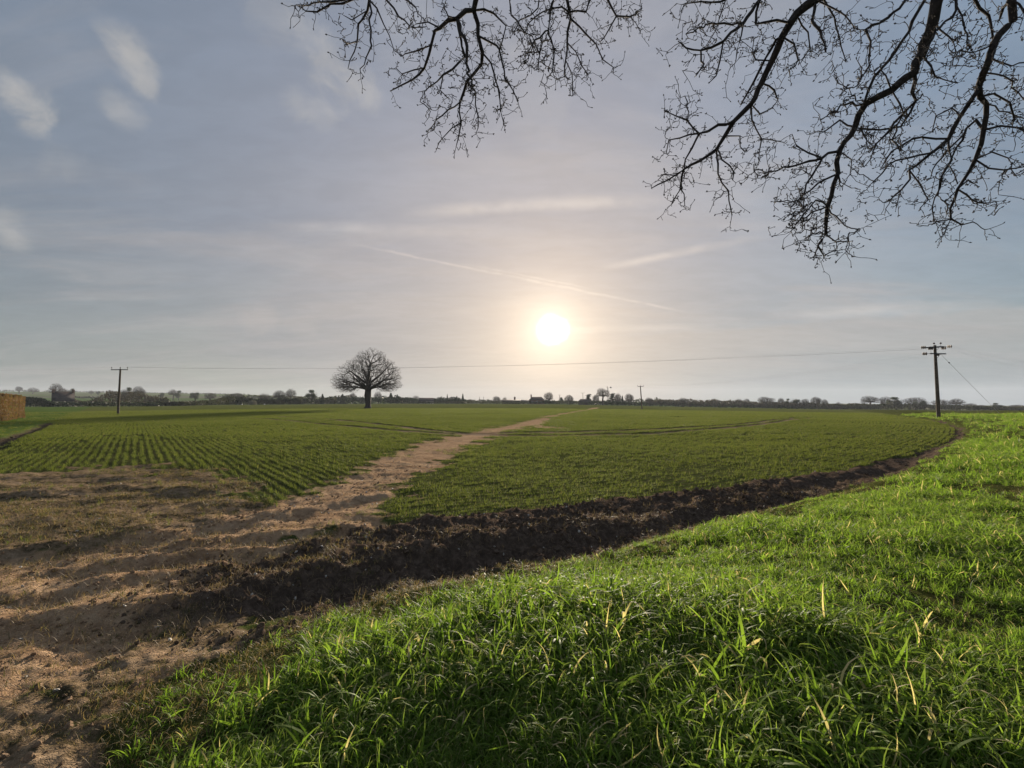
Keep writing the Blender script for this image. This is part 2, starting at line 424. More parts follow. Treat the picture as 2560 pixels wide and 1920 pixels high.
def ground_material():
    mt, n, b = pmat('ground_surface', 1.0, 0.0)
    geo = n.n('ShaderNodeNewGeometry'); P = geo.outputs['Position']
    def A(nm):
        a = n.n('ShaderNodeAttribute'); a.attribute_name = nm; return a.outputs['Fac']
    x, y, z = n.sep(P)[0:3]
    flat = n.comb(x, y, 0.0)
    nf = n.noise(flat, 9.0, 6, 0.65); nm = n.noise(flat, 1.3, 5, 0.6); nb = n.noise(flat, 0.18, 4, 0.55); nvf = n.noise(flat, 60.0, 3, 0.6)
    stretch = n.comb(n.m('MULTIPLY', x, 0.25), y, 0.0)
    ns = n.noise(stretch, 2.2, 5, 0.65)
    soil_c = n.ramp(nf, [(0.25, (0.055, 0.040, 0.030)), (0.5, (0.105, 0.076, 0.057)), (0.75, (0.22, 0.162, 0.122))])
    path_c = n.ramp(n.m('ADD', n.m('MULTIPLY', n.m('ADD', n.m('MULTIPLY', nm, .5), n.m('MULTIPLY', ns, .5)), 0.55), n.m('MULTIPLY', nf, 0.45)), [(0.32, (0.14, 0.088, 0.052)), (0.41, (0.30, 0.190, 0.115)), (0.49, (0.46, 0.300, 0.185)), (0.62, (0.60, 0.42, 0.27))])
    scrub_c = n.ramp(n.m('ADD', n.m('MULTIPLY', ns, 0.5), n.m('MULTIPLY', nf, 0.5)), [(0.36, (0.040, 0.038, 0.020)), (0.43, (0.095, 0.074, 0.042)), (0.50, (0.25, 0.178, 0.110)), (0.64, (0.42, 0.305, 0.20))])
    # crop field: green beyond the modelled seedlings, soil between the drills near by
    row = n.m('MULTIPLY_ADD', n.m('COSINE', n.m('MULTIPLY', A('rowc'), 2 * math.pi)), 0.5, 0.5)
    far = n.mr(n.v('LENGTH', P), 22.0, 75.0)
    green = n.ramp(n.m('ADD', n.m('MULTIPLY', nb, 0.6), n.m('MULTIPLY', nm, 0.4)), [(0.3, (0.090, 0.104, 0.028)), (0.5, (0.128, 0.140, 0.040)), (0.7, (0.175, 0.178, 0.062))])
    streak = n.noise(n.comb(n.m('MULTIPLY', x, 0.02), n.m('MULTIPLY', y, 0.16), 0.0), 1.0, 5, 0.6)
    green = n.mix(n.m('MULTIPLY', n.mr(streak, 0.45, 0.7), 0.45), green, (0.075, 0.085, 0.025))
    under = n.mix(n.mr(nf, .35, .65), (0.055, 0.06, 0.022), (0.105, 0.10, 0.045))
    under = n.mix(n.m('MULTIPLY', row, 0.55), under, (0.075, 0.11, 0.025))
    field = n.mix(far, under, green)
    col = field
    # far farmland beyond the crop field
    beyond = A('beyond')
    patch = n.n('ShaderNodeTexVoronoi'); patch.inputs['Scale'].default_value = 0.0042
    n.put(patch.inputs['Vector'], flat)
    fc = n.ramp(n.sep(patch.outputs['Color'])[0], [(0.0, (0.10, 0.15, 0.045)), (0.45, (0.13, 0.17, 0.05)), (0.7, (0.15, 0.15, 0.09)), (1.0, (0.09, 0.12, 0.04))])
    col = n.mix(beyond, col, fc)
    lout = n.mix(nm, (0.06, 0.11, 0.02), (0.14, 0.18, 0.05))
    col = n.mix(A('lout'), col, lout)
    col = n.mix(n.mr(n.m('ADD', A('scrub'), n.m('MULTIPLY', n.m('SUBTRACT', nf, .5), .6)), .4, .6), col, scrub_c)
    pm = n.mr(n.m('ADD', A('path'), n.m('MULTIPLY', n.m('SUBTRACT', ns, .5), 1.3)), .35, .75)
    col = n.mix(n.m('MULTIPLY', pm, 0.93), col, path_c)
    col = n.mix(n.mr(n.m('ADD', A('soil'), n.m('MULTIPLY', n.m('SUBTRACT', nf, .5), .5)), .4, .62), col, soil_c)
    col = n.mix(n.m('MULTIPLY', A('ldirt'), 0.9), col, soil_c)
    col = n.mix(n.m('MULTIPLY', A('tram'), n.mr(nm, .3, .6, .55, 1.0)), col, (0.36, 0.26, 0.175))
    col = n.mix(n.m('MULTIPLY', A('tramd'), 0.55), col, (0.035, 0.032, 0.015))
    col = n.mix(n.m('MULTIPLY', A('verge'), 0.85), col, n.mix(nf, (0.045, 0.045, 0.016), (0.10, 0.115, 0.03)))
    col = n.mix(n.m('MULTIPLY', n.m('SUBTRACT', nvf, 0.5), 0.9), col, (0, 0, 0))
    n.put(b.inputs['Base Color'], col)
    bp = n.n('ShaderNodeBump'); bp.inputs['Strength'].default_value = 1.0; bp.inputs['Distance'].default_value = 0.09
    n.put(bp.inputs['Height'], n.m('ADD', n.m('MULTIPLY', nf, 0.9), n.m('MULTIPLY', nvf, 0.35)))
    n.t.links.new(bp.outputs[0], b.inputs['Normal'])
    return mt
M_GROUND = ground_material()

def leaf_material(name, dark, light, straw=None, straw_f=0.1, trans=0.5, rough=0.45, spec=0.4, tipcol=None):
    mt, n, b = pmat(name, rough, spec)
    at_ = n.n('ShaderNodeAttribute'); at_.attribute_name = 'rnd'
    tp = n.n('ShaderNodeAttribute'); tp.attribute_name = 'tip'
    oi = n.n('ShaderNodeObjectInfo')
    f = n.m('FRACT', n.m('ADD', at_.outputs['Fac'], oi.outputs['Random']))
    geo = n.n('ShaderNodeNewGeometry')
    lf = n.m('ADD', n.m('MULTIPLY', n.noise(geo.outputs['Position'], 0.9, 3, 0.55), .5), n.m('MULTIPLY', n.mr(n.noise(geo.outputs['Position'], 0.11, 3, 0.5), .3, .7), .5))
    c = n.mix(n.m('ADD', n.m('MULTIPLY', f, 0.55), n.m('MULTIPLY', lf, 0.5), clamp=True), dark, light)
    if tipcol:
        c = n.mix(n.m('MULTIPLY', n.mr(tp.outputs['Fac'], .55, 1.0), 0.6), c, tipcol)
    if straw:
        f2 = n.m('FRACT', n.m('MULTIPLY', n.m('ADD', at_.outputs['Fac'], oi.outputs['Random']), 7.31))
        c = n.mix(n.m('LESS_THAN', f2, straw_f), c, straw)
    n.put(b.inputs['Base Color'], c)
    tr = n.n('ShaderNodeBsdfTranslucent')
    n.put(tr.inputs['Color'], n.mix(1.0, c, (1.25, 1.3, 0.75), 'MULTIPLY'))
    mx = n.n('ShaderNodeMixShader'); mx.inputs[0].default_value = trans
    n.t.links.new(b.outputs[0], mx.inputs[1]); n.t.links.new(tr.outputs[0], mx.inputs[2])
    o = [q for q in n.t.nodes if q.type == 'OUTPUT_MATERIAL'][0]
    n.t.links.new(mx.outputs[0], o.inputs['Surface'])
    return mt
M_GRASS = leaf_material('grass_blade', (0.060, 0.125, 0.016), (0.235, 0.345, 0.052), (0.56, 0.46, 0.28), 0.055, 0.56, 0.58, 0.11, (0.34, 0.36, 0.15))
M_CROP = leaf_material('wheat_seedling', (0.080, 0.103, 0.026), (0.190, 0.215, 0.060), (0.28, 0.24, 0.12), 0.05, 0.40, 0.7, 0.05)
M_TURF = leaf_material('short_turf', (0.045, 0.052, 0.018), (0.10, 0.11, 0.03), (0.27, 0.19, 0.11), 0.50, 0.4, 0.6, 0.2)
M_STRAW = leaf_material('dead_stems', (0.20, 0.14, 0.075), (0.40, 0.29, 0.17), None, 0, 0.25, 0.6, 0.25)
M_SOIL = simple('soil_clod', (0.12, 0.088, 0.066), 1.0, 0.6, 14, 0.0, 0.01)
M_PCLOD = simple('dry_clod', (0.24, 0.16, 0.10), 0.95, 0.35, 14, 0.1, 0.01)
M_STONE = simple('flint', (0.42, 0.38, 0.33), 0.6, 0.3, 9, 0.4)
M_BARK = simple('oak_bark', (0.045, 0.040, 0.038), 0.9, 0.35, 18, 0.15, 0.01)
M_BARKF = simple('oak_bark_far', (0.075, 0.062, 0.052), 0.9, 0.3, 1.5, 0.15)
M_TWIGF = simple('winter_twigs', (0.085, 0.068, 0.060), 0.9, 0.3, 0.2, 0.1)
M_IVY = leaf_material('ivy_leaves', (0.018, 0.030, 0.012), (0.04, 0.06, 0.02), None, 0, 0.2, 0.5, 0.3)
M_HEDGE = leaf_material('hedge_leaves', (0.028, 0.036, 0.018), (0.07, 0.07, 0.035), None, 0, 0.25, 0.6, 0.2)
M_CONIF = leaf_material('conifer_needles', (0.014, 0.026, 0.014), (0.03, 0.05, 0.022), None, 0, 0.15, 0.6, 0.2)
M_PALE = leaf_material('pale_twigs', (0.13, 0.125, 0.12), (0.24, 0.23, 0.22), None, 0, 0.3, 0.8, 0.05)
M_BEECH = leaf_material('beech_leaves', (0.16, 0.092, 0.050), (0.31, 0.190, 0.105), (0.16, 0.17, 0.06), 0.12, 0.25, 0.7, 0.1)
M_POLE = simple('weathered_pole_wood', (0.10, 0.075, 0.055), 0.85, 0.4, 5, 0.2, 0.004)
M_IRON = simple('galvanised_iron', (0.06, 0.06, 0.065), 0.75, 0.2, 8, 0.2)
M_PORC = simple('brown_porcelain', (0.028, 0.018, 0.017), 0.6, 0.2, 8, 0.2)
M_WIRE = simple('aluminium_wire', (0.30, 0.30, 0.31), 0.5, 0.1, 8, 0.5)
M_ROOF = simple('clay_roof', (0.048, 0.040, 0.038), 0.8, 0.25, 1.2, 0.2)
M_WALL = simple('pale_render', (0.42, 0.38, 0.34), 0.85, 0.12, 0.5, 0.2)
M_BRICK = simple('brick_wall', (0.18, 0.10, 0.075), 0.85, 0.25, 1.5, 0.2)
M_TIMB = simple('barn_boards', (0.05, 0.042, 0.038), 0.85, 0.25, 0.8, 0.2)
M_GLASS = simple('window_glass', (0.03, 0.035, 0.04), 0.15, 0.1, 1, 0.6)
M_WHITE = simple('white_paint', (0.75, 0.75, 0.74), 0.4, 0.05, 1, 0.5)
M_TYRE = simple('tyre_rubber', (0.02, 0.02, 0.02), 0.8, 0.1, 1, 0.2)

# ------------------------------------------------------------------ object helpers
def tag(o, label=None, cat=None, group=None, kind=None):
    if label: o['label'] = label
    if cat: o['category'] = cat
    if group: o['group'] = group
    if kind: o['kind'] = kind
    return o
def mesh_np(name, V, F, mat=None, smooth=False, attrs=None):
    """V (n,3); F (m,3) or (m,4) int array, or a list of such arrays"""
    Fs = F if isinstance(F, list) else [F]
    Fs = [np.asarray(f, np.int32) for f in Fs if len(f)]
    me = bpy.data.meshes.new(name)
    V = np.asarray(V, np.float32)
    me.vertices.add(len(V)); me.vertices.foreach_set('co', V.ravel())
    nl = sum(f.size for f in Fs); npol = sum(len(f) for f in Fs)
    me.loops.add(nl); me.loops.foreach_set('vertex_index', np.concatenate([f.ravel() for f in Fs]))
    me.polygons.add(npol)
    tot = np.concatenate([np.full(len(f), f.shape[1], np.int32) for f in Fs])
    st = np.concatenate([[0], np.cumsum(tot)[:-1]]).astype(np.int32)
    me.polygons.foreach_set('loop_start', st)
    me.polygons.foreach_set('loop_total', tot)
    if smooth: me.polygons.foreach_set('use_smooth', np.ones(npol, bool))
    if attrs:
        for k, v in attrs.items():
            a = me.attributes.new(k, 'FLOAT', 'POINT'); a.data.foreach_set('value', np.asarray(v, np.float32))
    me.update(calc_edges=True)
    me.validate()
    if mat: me.materials.append(mat)
    return me
def link(name, me, parent=None, loc=None):
    o = bpy.data.objects.new(name, me); COL.objects.link(o)
    if parent: o.parent = parent
    if loc is not None: o.location = loc
    return o
def empty(name, loc, rz=0.0):
    o = bpy.data.objects.new(name, None); COL.objects.link(o)
    o.location = tuple(map(float, loc)); o.rotation_euler = (0, 0, rz); o.empty_display_size = 0.2
    return o
class MB:
    """collects geometry for one mesh"""
    def __init__(s): s.V = []; s.Q = []; s.T = []; s.n = 0
    def add(s, V, F):
        V = np.asarray(V, float); F = np.asarray(F, int)
        (s.Q if F.shape[1] == 4 else s.T).append(F + s.n); s.V.append(V); s.n += len(V)
    def box(s, c, size, rz=0.0, M=None):
        q = np.array([[-1, -1, -1], [1, -1, -1], [1, 1, -1], [-1, 1, -1], [-1, -1, 1], [1, -1, 1], [1, 1, 1], [-1, 1, 1]]) * 0.5 * np.array(size)
        if rz: 
            c_, s_ = math.cos(rz), math.sin(rz); q = q @ np.array([[c_, s_, 0], [-s_, c_, 0], [0, 0, 1]])
        if M is not None: q = q @ np.array(M).T
        s.add(q + np.array(c), [[0, 3, 2, 1], [4, 5, 6, 7], [0, 1, 5, 4], [1, 2, 6, 5], [2, 3, 7, 6], [3, 0, 4, 7]])
    def tube(s, P, rad, k=6, cap=True):
        P = np.asarray(P, float); n = len(P)
        rad = np.full(n, rad) if np.isscalar(rad) else np.asarray(rad, float)
        T = np.gradient(P, axis=0); T /= (np.linalg.norm(T, axis=1)[:, None] + 1e-12)
        up = np.array([0.31, 0.17, 0.93]) if abs(T[:, 2]).mean() < 0.85 else np.array([0.95, 0.3, 0.1])
        U = np.cross(T, up); U /= (np.linalg.norm(U, axis=1)[:, None] + 1e-12); W = np.cross(T, U)
        a = np.arange(k) * 2 * math.pi / k
        ring = np.cos(a)[None, :, None] * U[:, None, :] + np.sin(a)[None, :, None] * W[:, None, :]
        V = (P[:, None, :] + ring * rad[:, None, None]).reshape(-1, 3)
        i = np.arange(n - 1)[:, None] * k; j = np.arange(k)[None, :]; j2 = (j + 1) % k
        Fq = np.stack([i + j, i + j2, i + k + j2, i + k + j], -1).reshape(-1, 4)
        s.add(V, Fq)
        if cap and k >= 4:
            s.add(V[:k], np.array([[0, b + 1, b] for b in range(1, k - 1)]))
            s.add(V[-k:], np.array([[0, b, b + 1] for b in range(1, k - 1)]))
    def lathe(s, c, prof, k=10, axis=(0, 0, 1)):
        """profile [(radius, height)...] turned round an axis through c"""
        ax = np.array(axis, float); ax /= np.linalg.norm(ax)
        u = np.cross(ax, [0.2, 0.9, 0.4]); u /= np.linalg.norm(u); w_ = np.cross(ax, u)
        a = np.arange(k) * 2 * math.pi / k; prof = np.array(prof, float); n = len(prof)
        ring = np.cos(a)[:, None] * u + np.sin(a)[:, None] * w_
        V = (np.array(c)[None, None] + prof[:, 1][:, None, None] * ax + prof[:, 0][:, None, None] * ring[None]).reshape(-1, 3)
        i = np.arange(n - 1)[:, None] * k; j = np.arange(k)[None, :]; j2 = (j + 1) % k
        s.add(V, np.stack([i + j, i + j2, i + k + j2, i + k + j], -1).reshape(-1, 4))
    def mesh(s, name, mat, smooth=False):
        F = []
        if s.Q: F.append(np.concatenate(s.Q))
        if s.T: F.append(np.concatenate(s.T))
        return mesh_np(name, np.concatenate(s.V), F, mat, smooth)
    def obj(s, name, mat, parent=None, smooth=False, loc=None):
        return link(name, s.mesh(name, mat, smooth), parent, loc)

# ------------------------------------------------------------------ ground sheet
def build_ground():
    front = np.radians(np.concatenate([np.arange(-58, 58.01, 0.26)]))
    rest = np.radians(np.concatenate([np.arange(61, 300, 6.0)]))
    ang = np.concatenate([front, rest])                    # azimuth from +Y, clockwise
    rr = [0.35]
    while rr[-1] < 2700:
        r = rr[-1]
        k = 0.0105 if r < 16 else (0.013 if r < 60 else 0.022)
        rr.append(r * (1 + k) + 0.0)
    rr = np.array(rr)
    NA, NR = len(ang), len(rr)
    Rg, Ag = np.meshgrid(rr, ang, indexing='ij')
    X = (Rg * np.sin(Ag)).ravel(); Y = (Rg * np.cos(Ag)).ravel()
    X = np.concatenate([X, [0.0]]); Y = np.concatenate([Y, [0.0]])
    m = masks(X, Y)
    Z = height(X, Y, m)
    V = np.stack([X, Y, Z], 1)
    i = np.arange(NR - 1)[:, None] * NA; j = np.arange(NA)[None, :]; j2 = (j + 1) % NA
    Q = np.stack([i + j, i + j2, i + NA + j2, i + NA + j], -1).reshape(-1, 4)[:, ::-1]
    jj = np.arange(NA)
    Tri = np.stack([np.full(NA, NR * NA), (jj + 1) % NA, jj], 1)
    De = np.interp(np.clip(1280 + F_PX * X / np.maximum(Y, 1), -900, 3400), TX, T_DE)
    beyond = sstep(np.where(Y > 0, Y, np.hypot(X, Y)) - De, -3, 3)
    at_ = dict(verge=m['verge'], path=m['path'], soil=m['soil'], scrub=m['scrub'] * (1 - m['path']), lout=m['lout'] * (1 - beyond), ldirt=m['ldirt'],
               rowc=m['rowc'], tram=m['tram'] * (1 - beyond), tramd=m['tramd'] * (1 - beyond), beyond=beyond)
    # vertex normals of the whole sheet, so that the pieces meet without a seam
    full = mesh_np('full', V, [Q, Tri], None, True)
    N = np.zeros(len(V) * 3, np.float32); full.vertex_normals.foreach_get('vector', N); N = N.reshape(-1, 3)
    bpy.data.meshes.remove(full)
    # split by what each face is
    cx = Q[:, 0]
    kind = np.zeros(len(Q), int)                                     # 0 field
    kind[beyond[cx] > 0.5] = 1                                       # farmland
    kind[m['lout'][cx] > 0.5] = 2
    kind[(m['scrub'][cx] > 0.5)] = 5
    kind[m['path'][cx] > 0.5] = 3
    kind[m['soil'][cx] > 0.5] = 4
    kind[m['verge'][cx] > 0.5] = 6
    kind[(beyond[cx] > 0.5)] = 1
    names = {0: 'crop_field', 1: 'distant_farmland', 2: 'field_margin', 3: 'footpath', 4: 'ploughed_furrow', 5: 'bare_ground', 6: 'grass_verge'}
    for k, nm in names.items():
        Fq = Q[kind == k]
        Fs = [Fq]
        if k == 6: Fs.append(Tri)
        used = np.unique(np.concatenate([f.ravel() for f in Fs]))
        mp = np.full(len(V), -1, np.int64); mp[used] = np.arange(len(used))
        me = mesh_np(nm, V[used], [mp[f] for f in Fs], M_GROUND, True, {a: b[used] for a, b in at_.items()})
        me.normals_split_custom_set_from_vertices([tuple(q) for q in N[used].tolist()])
        o = link(nm, me); o['kind'] = 'structure'
build_ground()

# ------------------------------------------------------------------ scatter with geometry nodes
def scatter(name, protos, P, rot, scl, idx, kind='stuff', label=None, cat=None):
    col = bpy.data.collections.new(name + '_pieces')
    for k, me in enumerate(protos):
        o = bpy.data.objects.new('%s_piece_%02d' % (name, k), me); col.objects.link(o)
    n = len(P)
    me = bpy.data.meshes.new(name)
    me.vertices.add(n); me.vertices.foreach_set('co', np.asarray(P, np.float32).ravel())
    a = me.attributes.new('rot', 'FLOAT_VECTOR', 'POINT'); a.data.foreach_set('vector', np.asarray(rot, np.float32).ravel())
    a = me.attributes.new('scl', 'FLOAT_VECTOR', 'POINT'); a.data.foreach_set('vector', np.asarray(scl, np.float32).ravel())
    a = me.attributes.new('idx', 'INT', 'POINT'); a.data.foreach_set('value', np.asarray(idx, np.int32))
    me.update()
    ng = bpy.data.node_groups.new(name + '_scatter', 'GeometryNodeTree')
    ng.interface.new_socket('Geometry', in_out='INPUT', socket_type='NodeSocketGeometry')
    ng.interface.new_socket('Geometry', in_out='OUTPUT', socket_type='NodeSocketGeometry')
    N = ng.nodes; L = ng.links
    gi = N.new('NodeGroupInput'); go = N.new('NodeGroupOutput')
    ip = N.new('GeometryNodeInstanceOnPoints'); ci = N.new('GeometryNodeCollectionInfo')
    ci.inputs['Collection'].default_value = col
    ci.inputs['Separate Children'].default_value = True; ci.inputs['Reset Children'].default_value = True
    ip.inputs['Pick Instance'].default_value = True
    def na(nm, dt):
        q = N.new('GeometryNodeInputNamedAttribute'); q.data_type = dt; q.inputs['Name'].default_value = nm; return q.outputs['Attribute']
    L.new(gi.outputs[0], ip.inputs['Points']); L.new(ci.outputs[0], ip.inputs['Instance'])
    L.new(na('idx', 'INT'), ip.inputs['Instance Index'])
    L.new(na('rot', 'FLOAT_VECTOR'), ip.inputs['Rotation'])
    L.new(na('scl', 'FLOAT_VECTOR'), ip.inputs['Scale'])
    L.new(ip.outputs[0], go.inputs[0])
    o = link(name, me)
    md = o.modifiers.new('scatter', 'NODES'); md.node_group = ng
    tag(o, label, cat, None, kind)
    return o

def tuft(n, hmin, hmax, wid, spread, lean, droop, mat, segs=4, seed=0, name='tuft', line=0.0, fold=True):
    g = np.random.default_rng(seed)
    V = []; F = []; rnd = []; tip = []; c = 0
    for b in range(n):
        h = g.uniform(hmin, hmax); w = wid * g.uniform(0.6, 1.25); az = g.uniform(0, 2 * math.pi)
        d0 = np.array([math.cos(az), math.sin(az), 0.0])
        if line: base = np.array([g.uniform(-line, line), g.normal(0, spread), 0])
        else:
            rad = spread * math.sqrt(g.uniform()); t = g.uniform(0, 6.283); base = np.array([rad * math.cos(t), rad * math.sin(t), 0.0])
        th = abs(g.normal(0, lean)) + 0.05
        dr = g.uniform(0.3, 1.0) * droop
        p = base.copy(); rv = g.uniform()
        tw = g.uniform(-0.7, 0.7); side0 = np.array([-d0[1], d0[0], 0.0])
        sl = h / segs
        for s in range(segs + 1):
            f = s / segs
            a = th + dr * f * f * 1.6
            dirv = d0 * math.sin(a) + np.array([0, 0, math.cos(a)])
            if s > 0: p = p + dirv * sl
            ww = w * (1 - f ** 2.2) * (0.75 + 0.25 * min(1, f * 3)) * 0.5
            nrm = np.cross(side0, dirv)
            sd_ = side0 * math.cos(tw * f) + nrm * math.sin(tw * f)
            if s < segs:
                V += [p - sd_ * ww, p + sd_ * ww]; rnd += [rv] * 2; tip += [f] * 2
                if s > 0: F.append([c - 2, c - 1, c + 1, c])
                c += 2
            else:
                V.append(p); rnd.append(rv); tip.append(1.0)
                F.append([c - 2, c - 1, c, c]); c += 1
    F = np.array(F); q = F[F[:, 2] != F[:, 3]]; t = F[F[:, 2] == F[:, 3]][:, :3]
    return mesh_np(name, np.array(V), [q, t], mat, True, dict(rnd=rnd, tip=tip))

def clod(seed, mat):
    g = np.random.default_rng(seed)
    import bmesh
    bm = bmesh.new(); bmesh.ops.create_icosphere(bm, subdivisions=2, radius=0.5)
    for v in bm.verts:
        k = 1 + 0.55 * (vnoise(np.array(v.co.x + seed), np.array(v.co.y * 1.3 + v.co.z * 2.1), 2.5, seed)) + 0.25 * g.uniform(-1, 1)
        v.co = v.co * float(k); v.co.z *= 0.7
    me = bpy.data.meshes.new('clod'); bm.to_mesh(me); bm.free(); me.materials.append(mat)
    return me

def pts_in(n, rmin, rmax, amin=-52, amax=54, power=1.0):
    """random ground points, uniform in area (power 1) between two distances"""
    u = rng.uniform(0, 1, n)
    if power == 1.0: r = np.sqrt(rmin ** 2 + u * (rmax ** 2 - rmin ** 2))
    else: r = rmin * (rmax / rmin) ** u
    a = np.radians(rng.uniform(amin, amax, n))
    return r * np.sin(a), r * np.cos(a)

def build_vegetation():
    # --- verge grass
    gp = [tuft(22, .08, .20, .0080, .08, .60, 1.3, M_GRASS, 5, 100 + i) for i in range(6)] + \
         [tuft(13, .15, .32, .0145, .09, .60, 2.1, M_GRASS, 7, 120 + i) for i in range(4)] + \
         [tuft(26, .05, .14, .006, .09, .6, .8, M_GRASS, 4, 140 + i) for i in range(3)]
    PX = []; PY = []; SC_ = []; K = []
    for n, r0, r1, s in [(32000, 1.1, 4.5, .84), (66000, 4.5, 11, .82), (60000, 11, 30, 1.0), (50000, 30, 95, 1.5)]:
        x, y = pts_in(n, r0, r1, -60, 60)
        m = masks(x, y)
        dens = m['verge'] * (0.20 + 1.2 * np.clip(fbm(x, y, 1.1, 3, 88) * 1.5 + 0.42, 0, 1))
        lw = sstep(x, 1.6, -.8)
        edge = sstep(m['sdv'] + fbm(x, y, 1.7, 3, 171) * 1.5 * lw, 0.0, 1.0 + .3 * lw)
        dens = dens * ((.35 - .31 * lw) + (.65 + .31 * lw) * edge) * (0.25 + .75 * sstep(x, -2.6, -1.4))
        keep = (rng.uniform(size=n) < dens) & (y < 90)
        PX.append(x[keep]); PY.append(y[keep])
        big = 0.82 + 0.95 * np.clip(fbm(x, y, 0.6, 3, 99) + .25, -0.3, 0.8)
        fade = 0.55 + .45 * sstep(m['sdv'], 0, 1.3)
        SC_.append((s * big * fade * rng.uniform(.75, 1.25, n))[keep]); K.append(np.where(rng.uniform(size=n) < .28, rng.integers(10, 13, n), rng.integers(0, 10, n))[keep])
    x = np.concatenate(PX); y = np.concatenate(PY); s = np.concatenate(SC_); k = np.concatenate(K)
    z = height(x, y) - 0.01
    n = len(x); print('verge tufts', n)
    rot = np.stack([rng.normal(0, .32, n), rng.normal(0, .32, n), rng.uniform(0, 6.283, n)], 1)
    scatter('grass', gp, np.stack([x, y, z], 1), rot, np.stack([s, s, s * rng.uniform(.8, 1.15, n)], 1), k,
            label='lush green grass growing on the verge in front of the ploughed edge', cat='grass')
    # --- drilled crop, in rows
    def crop_points(r0, r1, n, lcell):
        x, y = pts_in(n, r0, r1, -54, 54)
        m = masks(x, y)
        # slide each point on to its drill row
        sp = np.where(m['lside'] > 0, np.where((y > 43), .3, .24), .26)
        off = (np.round(m['rowc']) - m['rowc']) * sp + rng.normal(0, .024, n) * (1 + 3 * (rng.uniform(size=n) < .16))
        off = np.where(m['rowk'] > .1, off, 0)
        a = m['rowa']
        nx = np.where(m['lside'] > 0, np.where(y > 43, 0, ROW_L[1]), -np.sin(a)); ny = np.where(m['lside'] > 0, np.where(y > 43, 1, -ROW_L[0]), np.cos(a))
        x = x + nx * off; y = y + ny * off
        m = masks(x, y)
        bare = np.clip(m['verge'] + m['soil'] + m['path'] * 1.1 + m['scrub'] * 0.93 + 1.3 * m['tram'] + m['ldirt'] + .9 * m['lout'], 0, 1)
        De = np.interp(1280 + F_PX * x / np.maximum(y, 1), TX, T_DE)
        patch = sstep(fbm(x, y, .5, 3, 131), -.42, -.05)
        keep = (rng.uniform(size=n) > bare) & (rng.uniform(size=n) < .4 + .6 * patch) & (y < De - 4)
        return x[keep], y[keep], m['rowa'][keep]
    cp = [tuft(16, .05, .11, .0065, .020, .5, .9, M_CROP, 3, 200 + i, 'seedlings', line=.17) for i in range(5)]
    cpf = [tuft(34, .06, .12, .014, .030, .5, .8, M_CROP, 2, 220 + i, 'seedlings', line=.45) for i in range(4)]
    X = []; Y = []; A_ = []; S = []; K = []
    for r0, r1, n, s, far in [(6, 16, 9000, 1.0, 0), (16, 30, 24000, 1.15, 0), (30, 60, 42000, 1.2, 1), (60, 130, 90000, 1.6, 1)]:
        x, y, a = crop_points(r0, r1, n, 0)
        X.append(x); Y.append(y); A_.append(a); S.append(np.full(len(x), s)); K.append(rng.integers(0, 5, len(x)) if not far else rng.integers(5, 9, len(x)))
    x = np.concatenate(X); y = np.concatenate(Y); a = np.concatenate(A_); s = np.concatenate(S) * rng.uniform(.8, 1.25, len(x)); k = np.concatenate(K)
    n = len(x); print('crop', n)
    z = height(x, y) - .005
    rot = np.stack([np.zeros(n), np.zeros(n), a + rng.normal(0, .05, n) + np.pi * rng.integers(0, 2, n)], 1)
    scatter('wheat_crop', cp + cpf, np.stack([x, y, z], 1), rot, np.stack([s, s, s], 1), k, label='young green wheat drilled in rows across the field', cat='crop')
    # --- short turf and dead stems on the trodden corner
    tp = [tuft(20, .025, .07, .004, .07, .9, .8, M_TURF, 3, 300 + i) for i in range(5)]
    X = []; Y = []; S = []
    for r0, r1, n, s in [(1.5, 6, 14000, .9), (6, 18, 26000, 1.1)]:
        x, y = pts_in(n, r0, r1, -56, 20)
        m = masks(x, y)
        pt = sstep(fbm(x, y * 1.8, .55, 4, 141), -.12, .22)
        pr = np.clip(m['scrub'] * (1 - .80 * m['path']) * (.06 + .62 * pt) + .22 * m['soil'] * sstep(-m['sdv'], .8, 0) + .5 * m['verge'] * sstep(m['sdv'], 1, 0), 0, 1)
        kp = rng.uniform(size=n) < pr
        X.append(x[kp]); Y.append(y[kp]); S.append(np.full(kp.sum(), s))
    x = np.concatenate(X); y = np.concatenate(Y); s = np.concatenate(S) * rng.uniform(.6, 1.5, len(x)); n = len(x); print('turf', n)
    rot = np.stack([rng.normal(0, .2, n), rng.normal(0, .2, n), rng.uniform(0, 6.283, n)], 1)
    scatter('short_turf', tp, np.stack([x, y, height(x, y) - .003], 1), rot, np.stack([s, s, s], 1), rng.integers(0, 5, n),
            label='thin trodden turf on the bare corner left of the path', cat='turf')
    sp_ = [tuft(7, .05, .16, .004, .06, 1.35, .5, M_STRAW, 3, 340 + i) for i in range(5)]
    n0 = 46000
    x, y = pts_in(n0, 1.3, 15, -56, 50)
    m = masks(x, y)
    pr = np.clip(.6 * m['scrub'] + .16 * m['path'] + m['soil'] * (.08 + .5 * np.exp(-((m['sdf'] + 1.35) / .35) ** 2)) + .5 * m['verge'] * sstep(m['sdv'], .7, 0) + .22 * m['verge'], 0, 1) * (.3 + .7 * sstep(fbm(x, y, .9, 3, 151), -.1, .2))
    kp = rng.uniform(size=n0) < pr; x = x[kp]; y = y[kp]; n = len(x)
    s = rng.uniform(.5, 1.2, n)
    rot = np.stack([rng.normal(0, .1, n), rng.normal(0, .1, n), rng.uniform(0, 6.283, n)], 1)
    scatter('dead_stems', sp_, np.stack([x, y, height(x, y) + .002], 1), rot, np.stack([s, s, s * .8], 1), rng.integers(0, 5, n),
            label='straw coloured dead stems lying over the path and furrow', cat='dead grass')
